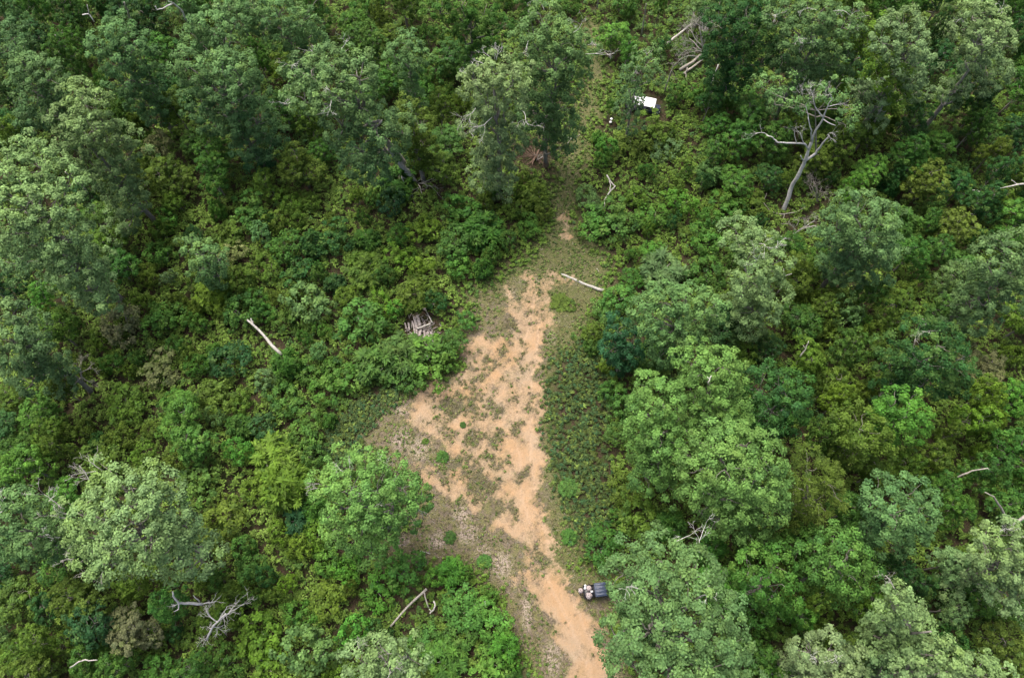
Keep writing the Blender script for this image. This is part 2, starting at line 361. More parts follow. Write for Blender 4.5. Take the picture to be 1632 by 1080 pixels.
# ------------------------------------------------------------------ foliage
CC = dict(G=(0.050, 0.132, 0.020), D=(0.028, 0.088, 0.022), B=(0.028, 0.092, 0.034), P=(0.178, 0.282, 0.108), O=(0.078, 0.138, 0.017), Y=(0.100, 0.185, 0.018),
          L=(0.074, 0.200, 0.026), T=(0.145, 0.165, 0.07), S=(0.112, 0.212, 0.070), Q=(0.122, 0.245, 0.056), M=(0.068, 0.165, 0.030))
CW = dict(G='mid green', D='dark green', B='blue green', P='pale grey green', O='olive', Y='yellow green', L='bright green', T='tan', S='silvery green', M='fresh green')
def col_of(k, rng, j=0.10):
    c = np.array(CC[k]) * rng.uniform(1 - j * 1.6, 1 + j * 1.6) * rng.uniform(1 - j, 1 + j, 3)
    return (*c, 1.0)

def add_clump(g, C, D, R, n, L, rng, tint=0.0, spread=0.6, style=0, up=0.55):
    """leafy domes. C (K,3) centres, D (K,3) outward directions, R (K,) radii; n leaves each"""
    K = len(C)
    if K == 0: return
    s = unit(rng.normal(size=(K, n, 3)) * 0.60 + unit(D)[:, None] * 0.70 + np.array([0, 0, 0.45]))
    rad = R[:, None] * rng.uniform(0.45, 1.05, (K, n)) * np.array([1.0])
    P = C[:, None] + s * rad[..., None] * np.array([1, 1, 0.8])
    if style == 0:
        N = s * 0.75 + np.array([0, 0, up]) + rng.normal(size=(K, n, 3)) * 0.34; T = None; W = 0.70
    else:                                            # fronds that radiate from the clump
        N = np.array([0, 0, 1.0]) + rng.normal(size=(K, n, 3)) * 0.25 - s * 0.15; T = s.reshape(-1, 3) * np.array([1, 1, 0.5]); W = 0.30
    cl = rng.uniform(0, 1, K)[:, None]; ct = rng.normal(0, 0.16, K)[:, None]
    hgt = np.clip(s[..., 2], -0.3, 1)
    val = np.clip(0.25 + 0.34 * (cl - .5) + rng.uniform(-.20, .28, (K, n)) + 0.22 * hgt, 0, 1)  # random leaf tone, plus overhead light painted in as lighter clump tops
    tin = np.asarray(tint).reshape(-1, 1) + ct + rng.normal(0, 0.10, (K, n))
    LL = L * rng.uniform(0.65, 1.3, (K, n))
    leaf_quads(g, P.reshape(-1, 3), N.reshape(-1, 3), LL.ravel(), LL.ravel() * W, val.ravel(), np.broadcast_to(tin, (K, n)).ravel(), rng, T)

def bend(a, b, n, amp, rng):
    t = np.linspace(0, 1, n)[:, None]; a = np.asarray(a, float); b = np.asarray(b, float)
    off = rng.normal(size=3) * amp; off2 = rng.normal(size=3) * amp * .5
    return a + (b - a) * t + off * np.sin(t * np.pi) + off2 * np.sin(t * 2 * np.pi)

def twiggy(g, p, d, length, r, depth, rng, k=5, spread=0.55, curl=0.18, kids=3):
    """bare branching wood"""
    n = 6; pts = [np.asarray(p, float)]; d = unit(np.asarray(d, float)); dirs = [d]
    for i in range(n - 1):
        d = unit(d + rng.normal(size=3) * curl); pts.append(pts[-1] + d * length / (n - 1)); dirs.append(d)
    rad = np.linspace(r, r * (0.45 if depth else 0.25), n)
    g.tube(pts, rad, k)
    if depth <= 0: return
    for j in range(kids):
        i = rng.integers(2, n); q = unit(dirs[i] + unit(rng.normal(size=3)) * spread * 1.6)
        twiggy(g, pts[i], q, length * rng.uniform(0.4, 0.7), max(rad[i] * 0.6, 0.012), depth - 1, rng, max(3, k - 1), spread, curl, kids)

def crown_geo(g, gw, lobes, rng, clump_r=0.85, nl=52, L=0.36, style=0, dens=1.0, limb_from=None, limb_r=0.16, ragged=0.0):
    lob = np.array(lobes, float)                     # x y z r tint
    for i, (x, y, z, r, tn) in enumerate(lob):
        K = max(6, int(dens * 3.0 * r * r / (clump_r ** 2)))
        idx = np.arange(K) + rng.uniform(0, 1); ph = idx * 2.399963 + rng.uniform(0, 6)
        zz = 1 - 1.45 * idx / K; zz = np.clip(zz, -1, 1); rr = np.sqrt(1 - zz ** 2)
        D = np.stack([rr * np.cos(ph), rr * np.sin(ph), zz], 1) + rng.normal(size=(K, 3)) * 0.10
        a, b, c = rng.uniform(0, 6, 3)
        bump = 1 + 0.16 * np.sin(3 * ph + a) + 0.12 * np.sin(5 * zz * 2 + b) + rng.uniform(-.16, .16, K) + ragged * rng.uniform(-.3, .35, K)
        C = np.array([x, y, z]) + D * (r * 0.86 * bump)[:, None] * np.array([1, 1, 0.82])
        keep = np.ones(K, bool)
        for j, q in enumerate(lob):
            if j != i: keep &= np.linalg.norm((C - q[:3]) * np.array([1, 1, 1.2]), axis=1) > q[3] * 0.70
        C, D = C[keep], D[keep]
        if len(C) == 0: continue
        R = clump_r * rng.uniform(0.65, 1.25, len(C))
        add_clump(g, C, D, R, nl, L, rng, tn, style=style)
        if gw is not None:
            q = np.array([x, y, z - r * 0.4])
            if limb_from is not None:
                s0 = limb_from(z - r * 0.9); pts = bend(s0, q, 7, 0.35, rng); gw.tube(pts, np.linspace(limb_r, limb_r * .45, 7), 5)
            for jx in rng.permutation(len(C))[:max(3, len(C) // 5)]:
                gw.tube(bend(q, C[jx] * 0.97 + q * 0.03, 5, 0.2, rng), np.linspace(limb_r * .4, 0.02, 5), 4)

LAND = {}     # short names of things one can find, with their place in the photograph
TREE_DISCS = []   # projected lobes of hand-placed trees
PLANTS = []   # for the generated labels

def tree(label, colour, lobes, base=None, name='broadleaf_tree', cat='tree', land=None, clump_r=0.72, nl=92, L=0.245, style=0, trunk_r=0.28, seed=None,
         twigs=0, twig_mat=None, bark=None, group=None, dens=1.0, ragged=0.28, twig_dirs=None, sag=0.0):
    rng = np.random.default_rng(seed if seed is not None else abs(hash((round(lobes[0][0]), round(lobes[0][1])))) % 99991)
    W = []
    for l in lobes:
        px, py, z, r = l[:4]; tn = l[4] if len(l) > 4 else 0.0  # leaf colour per lobe, with pale lit tops and shaded lower sides painted in
        r = r * .81; p = at(px, py, z); W.append((p[0], p[1], p[2], r, tn)); u, v, s = proj(*p); TREE_DISCS.append((u, v, r * s))
    W = np.array(W)
    if seed not in (12, 25, 74, 20):                 # foliage down the sides of the crown
        q = W[:, 3] ** 2; cc = (W[:, :2] * q[:, None]).sum(0) / q.sum(); ht = W[:, 2].max(); sp = float(np.sqrt(((W[:, :2] - cc) ** 2).sum(1).mean())) + W[:, 3].mean() * .4
        for i, f in enumerate((.30, .42, .54, .66, .50) + ((.10, .17, .23) if seed == 13 else ())):
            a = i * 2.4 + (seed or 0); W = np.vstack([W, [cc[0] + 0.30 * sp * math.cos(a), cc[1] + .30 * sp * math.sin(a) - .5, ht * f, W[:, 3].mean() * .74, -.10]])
    wts = W[:, 3] ** 2; c = (W[:, :2] * wts[:, None]).sum(0) / wts.sum()
    if base is not None and seed in (12, 25, 74): b = at(*base)[:2]
    else: b = c + np.array([0, -0.3])
    zb = float(relief(b[0], b[1])) - 0.15
    root = empty(name, (b[0], b[1], zb)); tag(root, label, cat, group)
    O = np.array([b[0], b[1], zb]); top = W[:, 2].max() - 1.0
    tp = bend(O, (c[0], c[1], max(top, 2)), 12, 0.25, rng); tp[0] = O
    tr = trunk_r * np.linspace(1.15, 0.25, 12); tr[0] = trunk_r * 1.5
    gw = Geo(); gw.tube(tp, tr, 8, rng=rng)
    def limb_from(z): return np.array([np.interp(np.clip(z, 1.0, top * .8), tp[:, 2], tp[:, i]) for i in range(3)])
    g = Geo(); crown_geo(g, gw, W, rng, clump_r, nl, L, style, dens, limb_from, trunk_r * .5, ragged)
    gw.build("trunk", bark or M_BARK, root, smooth=True, origin=O)
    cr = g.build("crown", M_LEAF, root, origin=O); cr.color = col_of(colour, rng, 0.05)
    if twigs:
        order = np.argsort(-W[:, 2])
        for q in range(twigs):
            x, y, z, r, _ = W[order[q % min(len(order), 4)]] if twig_dirs is None else W[twig_dirs[q][0]]
            if twig_dirs is None: d = unit(np.array([rng.normal(), rng.normal(), 1.3]))
            else:
                e = at(twig_dirs[q][1], twig_dirs[q][2], z + r * 0.6) - np.array([x, y, z]); d = unit(e); r = np.linalg.norm(e) / 1.1
            gt = Geo(); twiggy(gt, np.array([x, y, z]) + d * r * 0.62, d, r * rng.uniform(.65, .9), 0.042, 3, rng, 4, 0.5, 0.2, 3)
            gt.build("dead_branch", twig_mat or M_SNAG, root, origin=O)
    if land: LAND[land] = (lobes[0][0], lobes[0][1])
    TREES.append(root)
    return root
TREES = []

# ------------------------------------------------------------------ the trees one can tell apart
tree('huge rounded oak with clumped grey green crown hanging over the black utility vehicle', 'S',
     [(1000, 915, 17, 2.6), (1052, 890, 18, 2.8), (1105, 912, 19, 2.7, .15), (1012, 957, 18, 2.1), (1045, 945, 20, 3.0, .1), (1105, 960, 20, 2.9, .1), (1150, 975, 18, 2.2), (990, 1015, 17, 2.6),
      (1040, 1005, 20, 3.0, .1), (1095, 1015, 20, 3.0), (1150, 1030, 18, 2.6), (1010, 1060, 18, 2.6), (1070, 1070, 19, 3.0), (1130, 1075, 19, 2.8), (1175, 1060, 15, 2.0)],
     base=(1060, 1050), trunk_r=.45, clump_r=.82, nl=112, twigs=4, twig_dirs=[(2, 1122, 855), (1, 1085, 850), (4, 1010, 935), (5, 1120, 945)], land='huge oak')
tree('large pale crowned oak cut by the left edge, its long crown reaching down and right', 'P',
     [(18, 275, 22, 3.4, .1), (60, 262, 22, 3.4, .15), (98, 292, 21, 2.9), (30, 325, 22, 3.6, .1), (75, 335, 21, 3.6), (8, 365, 20, 3.2), (55, 385, 18, 3.4, -.15), (105, 378, 18, 3.2, -.1),
      (115, 425, 15, 3.2, -.2), (90, 420, 12, 2.6, -.4), (145, 455, 12, 3.0, -.2), (165, 480, 9, 2.0, -.2), (30, 410, 12, 3.4, -.6)],
     base=(120, 560), trunk_r=.42, land='pale oak', seed=11)
tree('tall oak with a silvery green top leaning left over its bare grey trunk', 'S',
     [(495, 115, 22, 2.6, .05), (530, 98, 22, 2.6, .0), (570, 118, 22, 2.8, .1), (485, 155, 20, 2.6), (525, 150, 21, 3.0, .1), (570, 160, 19, 2.8, .1), (545, 195, 17, 3.0, -.1), (595, 195, 17, 3.0, -.15),
      (575, 235, 14, 3.2, -.35), (615, 235, 13, 3.0, -.3), (640, 205, 14, 2.6, .1), (595, 270, 10, 2.6, -.5), (565, 260, 9, 2.4, -.5)],
     base=(655, 282), trunk_r=.5, twigs=6, twig_dirs=[(1, 548, 70), (0, 465, 115), (3, 450, 165), (4, 520, 140), (4, 530, 165), (1, 500, 84)], bark=M_PALE, land='leaning tall oak', seed=12)
tree('tall pale tree with bare twigs sprouting from its top, left of the brown brush pile', 'P',
     [(760, 132, 21, 2.3, .1), (785, 112, 22, 2.4, .1), (818, 128, 21, 2.3, .1), (775, 160, 19, 2.5), (808, 165, 18, 2.5), (760, 195, 16, 2.2, -.1), (790, 205, 15, 2.6, -.2),
      (815, 225, 12, 2.4, -.3), (780, 245, 11, 2.4, -.3), (800, 275, 8, 2.4, -.35), (770, 280, 6, 2.2, -.4)],
     base=(800, 330), twigs=9, twig_dirs=[(1, 778, 84), (1, 795, 85), (1, 760, 95), (1, 790, 82), (0, 740, 118), (3, 745, 182), (4, 850, 185), (4, 765, 205), (0, 750, 108)], ragged=.3, land='sparse topped tree', seed=13)
tree('very tall tree with feathery grey green crown just above the brown brush pile', 'S',
     [(870, 32, 23, 2.5, .1), (850, 60, 22, 2.4, .05), (895, 62, 22, 2.6, .1), (925, 75, 20, 2.2, .1), (840, 95, 19, 2.4, .15), (880, 100, 20, 3.0), (915, 110, 17, 2.6), (870, 140, 16, 3.0, -.3),
      (850, 175, 12, 2.8, -.4), (895, 165, 13, 2.6, -.2), (900, 200, 9, 2.5, -.2), (860, 215, 7, 2.6, -.5), (895, 230, 5, 2.0, -.3)],
     base=(880, 275), twigs=7, twig_dirs=[(0, 865, 5), (0, 880, 0), (0, 855, 18), (2, 925, 45), (3, 945, 70), (3, 940, 95), (1, 835, 70)], ragged=.3, seed=14)
tree('tall light green tree at the left leaning away from the pale oak, top above left', 'P',
     [(125, 150, 20, 2.0, .2), (148, 165, 20, 2.2, .2), (105, 190, 19, 2.2, .05), (140, 200, 19, 2.6), (165, 215, 17, 2.4), (130, 235, 16, 2.6, -.1), (165, 255, 14, 2.8, -.2), (198, 215, 16, 1.9, .1),
      (205, 245, 13, 2.4), (185, 290, 11, 3.0, -.2), (205, 325, 8, 2.8, -.25), (195, 360, 5, 2.4, -.3)], base=(205, 400), ragged=.25, seed=15)
tree('dense oval tree with even mid green foliage standing near the upper left', 'S',
     [(190, 48, 18, 2.4, -.1), (165, 72, 17, 2.4, -.1), (210, 72, 17, 2.6, -.15), (185, 95, 15, 2.8, -.15), (225, 95, 14, 2.6, -.3), (205, 125, 12, 3.0, -.3), (240, 125, 11, 2.4, -.4), (225, 155, 8, 2.8, -.4), (250, 175, 6, 2.4, -.5)],
     base=(240, 215), seed=16)
tree('round topped blue green tree near the left edge below the top left corner', 'S',
     [(45, 108, 16, 2.6, -.2), (75, 120, 16, 2.6, -.2), (55, 142, 14, 2.9, -.3), (90, 145, 13, 2.6, -.4), (65, 178, 10, 3.0, -.6), (50, 195, 7, 2.6, -.6)], base=(75, 230), seed=17)
tree('dense dark lobed tree right of the tan bush with twin rounded tops', 'S',
     [(300, 102, 18, 2.2, .05), (315, 128, 16, 2.6, -.1), (350, 105, 19, 2.4, .15), (380, 115, 19, 2.8, -.05), (350, 140, 16, 2.8, -.2), (395, 145, 16, 3.0, -.2), (320, 165, 12, 2.6, -.35),
      (370, 175, 12, 3.2, -.35), (405, 190, 11, 3.0, -.45), (340, 195, 8, 2.4, -.5), (400, 230, 7, 3.0, -.6), (430, 215, 7, 2.6, -.5)], base=(400, 265), trunk_r=.35, seed=18, land='twin topped tree')
tree('small whorled light green tree left of the sparse topped tree and above the olive thicket', 'S',
     [(650, 70, 14, 2.0), (632, 88, 13, 1.8), (665, 92, 13, 2.0), (650, 112, 10, 1.8, -.2)], base=(655, 140), style=0, ragged=.35, seed=19)
tree('slender sparse tree whose leaves partly cover the left end of the white roof', 'S',
     [(1032, 96, 15, 2.1, .15), (1012, 115, 14, 1.9, -.1), (1042, 122, 12, 1.6), (1003, 142, 11, 2.0, -.3), (1000, 172, 8, 2.1, -.25), (1006, 200, 5, 1.9, -.2), (1010, 158, 6, 1.4, -.1), (1016, 150, 8, 1.0)],
     base=(1000, 218), trunk_r=.16, clump_r=.6, nl=40, ragged=.35, twigs=2, twig_dirs=[(1, 1013, 112), (0, 1030, 85)], seed=20)
tree('dense dark green tree right of the bare brush heap', 'D',
     [(1150, 30, 15, 3.0), (1190, 25, 16, 3.0), (1165, 60, 13, 3.2), (1205, 60, 14, 3.2, .1), (1145, 90, 10, 3.0), (1185, 100, 10, 3.2), (1215, 95, 11, 3.0)], base=(1180, 140), seed=21, land='dark dense tree')
tree('broad ragged grey green tree at the top with thin bare branches in its crown', 'S',
     [(1250, 20, 19, 3.0, -.2), (1300, 22, 20, 3.2), (1345, 38, 19, 2.8), (1275, 55, 18, 3.0, -.1), (1320, 65, 17, 3.0), (1290, 90, 14, 3.0, -.3), (1335, 95, 14, 3.0, -.2), (1250, 85, 13, 2.8, -.3), (1315, 120, 10, 2.8, -.3)],
     base=(1305, 160), twigs=7, twig_dirs=[(1, 1290, 12), (1, 1350, 15), (2, 1340, 22), (3, 1273, 60), (4, 1300, 62), (0, 1235, 22), (2, 1362, 20)], ragged=.35, seed=22, land='ragged grey green tree')
tree('yellow leaved tree between the ragged grey green tree and the pale top right tree', 'Y',
     [(1385, 45, 18, 1.9, .2), (1360, 62, 17, 1.9), (1350, 78, 15, 1.5), (1382, 75, 14, 1.8)], base=(1375, 130), twigs=3, twig_dirs=[(0, 1375, 40), (1, 1370, 50), (2, 1350, 80)], ragged=.35, seed=23)
tree('pale oval tree near the top right beside the yellow leaved tree', 'P',
     [(1440, 38, 21, 2.3, .1), (1412, 62, 20, 2.4, .0), (1455, 62, 20, 2.4, .1), (1435, 88, 18, 2.8, -.1), (1462, 100, 15, 2.3, -.1), (1445, 125, 12, 2.6, -.2), (1460, 145, 9, 2.0, -.2)], base=(1455, 200), seed=24, land='pale oval tree')
tree('yellow green tree on a thin white bare trunk, above a patch of brown litter', 'Y',
     [(1402, 98, 17, 2.0, -.1), (1425, 112, 16, 2.2, -.1), (1400, 125, 15, 1.9), (1425, 142, 12, 2.0, -.1), (1415, 162, 9, 1.8, -.1)], base=(1381, 235), trunk_r=.14, bark=M_WHITE, seed=25, land='thin white trunk')
tree('tall pale feathery tree in the upper right with a straight pale stem showing', 'P',
     [(1556, 18, 21, 2.2, .15), (1578, 35, 20, 2.2, .1), (1540, 42, 19, 2.0), (1565, 60, 19, 2.7), (1590, 60, 17, 2.2), (1555, 90, 15, 3.0, -.25), (1580, 115, 11, 3.0, -.35), (1555, 130, 9, 3.0, -.45)], base=(1570, 175), ragged=.3, twigs=3, bark=M_PALE, seed=26, land='tall feathery tree')
tree('blue green rounded tree with pale top, right of the bleached fallen limbs', 'S',
     [(1370, 340, 17, 2.9, .1), (1400, 350, 16, 2.8, .1), (1340, 360, 14, 2.8, -.1), (1385, 375, 15, 3.2, -.05), (1325, 385, 11, 2.6, -.3), (1350, 400, 10, 2.8, -.4), (1405, 395, 12, 2.8, -.1), (1390, 425, 8, 2.8, -.4), (1345, 430, 6, 2.6, -.6)],
     base=(1375, 470), seed=27, land='blue green rounded tree')
tree('narrow pale olive tree below the bleached fallen limbs', 'P',
     [(1175, 370, 12, 2.4, .1), (1205, 395, 14, 2.6, .2), (1225, 420, 14, 2.4, .15), (1200, 440, 13, 2.8, .1), (1225, 465, 11, 2.6, .2), (1205, 490, 9, 2.8, .1), (1190, 515, 6, 2.4)], base=(1215, 540), twigs=3, ragged=.3, seed=28)
tree('pale topped tree spreading to the upper right above the dark blue green bush', 'S',
     [(1030, 490, 14, 2.2, .05), (1060, 478, 15, 2.3, .1), (1095, 478, 15, 2.2, .1), (1128, 490, 15, 2.1, .3), (1110, 505, 13, 2.2, .2), (1050, 515, 13, 2.8, -.1), (1085, 520, 12, 2.8, .0), (1065, 550, 9, 2.8, -.2), (1095, 555, 8, 2.6, -.1)],
     base=(1080, 600), ragged=.2, seed=29, land='pale spreading tree')
tree('bushy dark blue green tree beside the right edge of the clearing', 'B',
     [(985, 525, 8, 2.1, -.2), (1010, 545, 8, 2.2, -.3), (975, 555, 6, 1.9, -.3), (1000, 570, 5, 1.7, -.3)], base=(993, 580), seed=30, land='dark blue green bush')
tree('light green tree with a scalloped crown right of the pale spreading tree, upper half', 'Q',
     [(1105, 575, 15, 2.3, .1), (1150, 580, 16, 2.2, .25), (1128, 600, 16, 2.6, .1), (1165, 605, 14, 1.9, .15), (1110, 625, 14, 2.6, .0), (1145, 635, 14, 2.8, .05), (1135, 665, 12, 2.8, .0), (1165, 665, 12, 2.4, .05), (1170, 690, 10, 2.2)],
     base=(1150, 730), clump_r=.74, nl=98, seed=31)
tree('grey green oak with broken crown and dark gaps, directly right of the leafy clearing edge', 'Q',
     [(1035, 625, 14, 2.4, .1), (1060, 640, 15, 2.4, .1), (1035, 655, 14, 2.4), (1085, 655, 13, 1.6, .3), (1025, 685, 12, 2.2, -.1), (1055, 695, 13, 2.6, -.05), (1085, 710, 12, 2.3), (1050, 735, 10, 2.8, -.15), (1030, 760, 7, 2.2, -.2), (1070, 770, 7, 2.4, -.1)],
     base=(1060, 790), clump_r=.74, nl=98, seed=32, land='broken crowned oak')
tree('big full crowned light green oak above right of the huge oak', 'Q',
     [(1140, 712, 17, 2.6, .15), (1180, 705, 18, 2.6, .1), (1215, 725, 17, 2.5, .05), (1115, 745, 16, 2.5, .1), (1160, 745, 18, 3.0, .15), (1205, 760, 17, 3.0, .05), (1125, 780, 15, 2.6, .05), (1165, 790, 15, 3.0, .05), (1230, 775, 14, 2.4, -.1), (1205, 800, 13, 2.8, -.05),
      (1150, 825, 11, 2.4, -.1), (1185, 835, 10, 2.4, -.1), (1225, 815, 9, 2.2, -.3)], base=(1180, 850), trunk_r=.4, clump_r=.82, nl=108, seed=33, land='full crowned oak')
tree('round dark green tree with fine dense leaves above right of the full crowned oak', 'G',
     [(1215, 615, 12, 2.9, -.5), (1255, 622, 12, 2.6, -.4), (1230, 645, 11, 3.2, -.5), (1262, 655, 9, 2.6, -.5), (1225, 672, 7, 2.8, -.7)], base=(1240, 685), seed=34, land='round dark tree')
tree('dark ragged grey green tree in the right half with bleached twigs at its top', 'D',
     [(1465, 535, 15, 2.4, .1), (1500, 545, 16, 2.6, .15), (1475, 570, 15, 3.0, .1), (1515, 580, 14, 2.5, .25), (1455, 580, 12, 2.4), (1480, 605, 11, 2.8, .1), (1510, 605, 10, 2.4, .1), (1425, 570, 10, 2.6, .2)],
     base=(1490, 645), twigs=5, twig_dirs=[(0, 1465, 515), (0, 1475, 518), (1, 1480, 525), (3, 1530, 570), (5, 1470, 600)], twig_mat=M_WHITE, ragged=.35, seed=35, land='dark ragged tree')
tree('pale blue green tree against the right edge, midway up', 'S',
     [(1610, 395, 18, 2.6), (1580, 415, 17, 2.6, -.05), (1615, 430, 16, 2.8), (1585, 450, 14, 2.8, -.1), (1560, 480, 11, 2.6), (1600, 470, 11, 2.6, -.2), (1555, 510, 8, 2.6, -.2)], base=(1590, 540), seed=36, land='pale right edge tree')
tree('smoky blue green tree with a frizzy rounded crown in the lower right', 'S',
     [(1405, 795, 15, 2.3, -.4), (1440, 788, 15, 2.3, -.35), (1465, 810, 15, 2.2, -.2), (1430, 820, 15, 2.6, -.3), (1455, 840, 13, 2.4, -.2), (1420, 850, 11, 2.4, -.4), (1398, 825, 11, 2.0, -.6)], base=(1440, 885), ragged=.3, seed=37, land='smoky tree')
tree('pointed conical light green tree at lower right with a forked white twig on top', 'P',
     [(1428, 948, 19, 1.1, .2), (1425, 962, 17, 1.6, .15), (1440, 978, 15, 1.9, .1), (1415, 988, 14, 1.9), (1438, 1005, 12, 2.2, .1), (1460, 990, 12, 1.6, .1), (1405, 1015, 10, 2.2, -.1), (1440, 1030, 9, 2.4, -.1), (1400, 1040, 7, 2.4, -.5)],
     base=(1430, 1075), twigs=2, twig_dirs=[(0, 1420, 920), (0, 1424, 930)], twig_mat=M_WHITE, seed=38, land='pointed tree')
tree('pale grey green round crown at the bottom edge left of the pointed tree', 'P',
     [(1295, 1040, 15, 2.0, -.05), (1325, 1035, 15, 2.0, -.05), (1345, 1055, 14, 1.8), (1310, 1062, 14, 2.2, -.05), (1290, 1070, 12, 1.8, -.1)], base=(1310, 1100), twigs=2, ragged=.3, seed=39)
tree('pale crown cut by the bottom edge right of the pointed tree', 'P',
     [(1495, 1045, 16, 1.9, .2), (1475, 1062, 15, 2.0, -.1), (1510, 1070, 15, 2.2), (1440, 1070, 13, 2.2, -.4), (1410, 1075, 11, 2.2, -.5)], base=(1480, 1110), ragged=.3, seed=40)
tree('pale crown in the bottom right corner region below the smoky tree', 'P',
     [(1560, 1070, 15, 1.8), (1545, 1080, 14, 1.6), (1580, 1075, 14, 1.8)], base=(1562, 1120), ragged=.3, seed=41)
tree('pale yellow flecked tree on the right edge beside the leaning white limb', 'P',
     [(1572, 858, 16, 1.8, .4), (1600, 850, 16, 1.8, .0), (1620, 870, 16, 2.0, .3), (1575, 890, 14, 1.9, .4), (1605, 895, 14, 2.2, -.2), (1625, 915, 13, 2.0, .3), (1590, 925, 11, 2.2, -.4), (1615, 950, 10, 2.4, -.3)], base=(1600, 980), ragged=.3, twigs=3, seed=42, land='yellow flecked tree')
tree('sprawling yellow green oak at lower left with bare white limbs poking out leftwards', 'P',
     [(180, 762, 19, 1.9, .5), (205, 775, 19, 2.0, .4), (240, 762, 19, 1.9, .5), (170, 790, 19, 2.2, .3), (210, 800, 20, 2.6, .1), (250, 790, 18, 2.4, .1), (130, 822, 19, 2.0, .5), (165, 825, 20, 2.6, .4), (215, 835, 20, 2.8, .1),
      (265, 815, 17, 2.4, -.1), (290, 835, 15, 2.0, -.15), (150, 860, 19, 2.4, .4), (185, 870, 19, 2.6, .3), (235, 865, 18, 2.8, .3), (270, 865, 16, 2.4, .1), (135, 882, 17, 1.6, .5), (175, 900, 16, 1.9, .2), (320, 885, 12, 2.6, .0), (290, 895, 13, 2.0, .1)],
     base=(260, 930), trunk_r=.42, twigs=11, twig_dirs=[(0, 140, 745), (0, 133, 762), (3, 130, 755), (0, 150, 740), (6, 82, 802), (6, 92, 815), (6, 90, 828), (15, 105, 895), (15, 110, 880), (16, 140, 915), (16, 160, 915)], twig_mat=M_WHITE, clump_r=.8, ragged=.3, seed=43, land='sprawling oak')
tree('pale blue grey wispy tree at the left edge beside the sprawling oak', 'S',
     [(25, 812, 17, 2.5, -.2), (62, 822, 16, 2.2, -.1), (15, 845, 16, 2.6, -.15), (52, 852, 16, 2.4, -.1), (85, 845, 13, 1.8, -.1), (40, 875, 12, 2.2, -.2)], base=(50, 905), ragged=.4, twigs=4, seed=44, clump_r=.7)
tree('spreading light green tree with bare white twigs left of the lower clearing', 'Q',
     [(545, 745, 14, 2.0, .1), (580, 738, 14, 2.0, .15), (615, 748, 14, 2.0, .05), (522, 775, 15, 2.2, .2), (560, 775, 16, 2.4, .1), (600, 778, 16, 2.4), (640, 775, 14, 2.0, -.1), (665, 795, 12, 1.7, -.2), (545, 808, 15, 2.2, .1), (585, 812, 15, 2.5), (625, 810, 14, 2.3, -.1),
      (650, 822, 11, 1.8, -.2), (540, 842, 12, 2.1, .1), (575, 850, 11, 2.2, -.05), (605, 845, 11, 2.0, -.1), (590, 878, 8, 1.9, .1)],
     base=(600, 880), trunk_r=.33, clump_r=.72, nl=88, twigs=11, twig_dirs=[(3, 498, 780), (3, 503, 770), (4, 550, 745), (4, 558, 750), (5, 570, 790), (6, 632, 765), (6, 612, 745), (9, 575, 800), (9, 600, 805), (11, 672, 815), (7, 640, 780)], twig_mat=M_WHITE, ragged=.5, dens=.85, seed=45, land='spreading twiggy tree')
tree('light green tree with white twigs cut by the bottom edge left of centre', 'P',
     [(600, 1036, 13, 1.6, .1), (575, 1055, 13, 2.1, -.1), (615, 1055, 15, 2.2, .1), (650, 1045, 14, 2.0, .1), (630, 1078, 14, 2.2), (590, 1085, 13, 2.2)], base=(615, 1110), twigs=5, twig_mat=M_WHITE, ragged=.3, clump_r=.75, seed=46, land='bottom edge tree')
tree('small light green tree standing alone among the olive shrubs right of the pale oak', 'S',
     [(303, 392, 9, 1.5, .1), (322, 402, 9, 1.8, .1), (345, 410, 8, 1.6), (318, 425, 7, 1.7), (340, 430, 6, 1.5, -.1)], base=(330, 450), seed=47, ragged=.3, land='lone light tree')
tree('bluish green tree cut by the left edge below the pale oak', 'S',
     [(10, 505, 17, 2.6, -.1), (38, 512, 16, 2.3, -.1), (15, 540, 16, 2.8, -.1), (50, 540, 15, 2.2, -.1), (30, 570, 13, 2.6, -.2), (60, 570, 12, 2.0, -.25), (45, 600, 9, 2.4, -.3)], base=(55, 640), seed=48, land='left edge tree')
tree('tree with blue tinged leaves in the far upper left, cut by the left edge', 'S',
     [(15, 55, 16, 2.2, -.5), (5, 75, 16, 2.4, -.4), (30, 75, 15, 2.2, -.4), (15, 95, 12, 2.4, -.3)], base=(20, 130), seed=49)
tree('fresh green round topped tree just left of the twin topped trees at the upper left', 'S',
     [(330, 40, 17, 2.6, -.1), (355, 55, 16, 2.6, -.1), (315, 62, 15, 2.5), (375, 35, 17, 2.4, -.1), (345, 78, 12, 2.6, -.2)], base=(350, 115), seed=50)
tree('lumpy light topped tree at the top edge left of centre', 'S',
     [(405, 8, 18, 2.4), (440, 18, 18, 2.6), (475, 30, 17, 2.6), (420, 38, 15, 2.6, -.1), (460, 55, 14, 2.6, -.15), (495, 50, 14, 2.2), (505, 70, 11, 2.2, -.2)], base=(470, 110), seed=51)
tree('olive crown touching the right side of the leaning tall oak', 'O',
     [(650, 175, 13, 2.0, .25), (668, 195, 12, 2.0, .15), (650, 215, 10, 2.0, .1), (675, 230, 8, 2.0)], base=(668, 255), seed=52)
tree('bright yellow green tree in the right half below the dark ragged tree', 'L',
     [(1425, 645, 13, 2.0, -.1), (1450, 655, 13, 2.2), (1425, 675, 11, 2.2), (1455, 685, 9, 2.0), (1405, 665, 10, 1.8)], base=(1440, 715), seed=53, land='yellow green tree')
tree('olive yellow tree with a smooth dome right of the round dark tree', 'O',
     [(1345, 675, 12, 2.0), (1375, 680, 13, 2.3, .1), (1400, 700, 12, 2.0), (1370, 705, 11, 2.3, -.1), (1395, 725, 8, 2.0, -.1)], base=(1385, 745), seed=54, land='olive yellow dome')
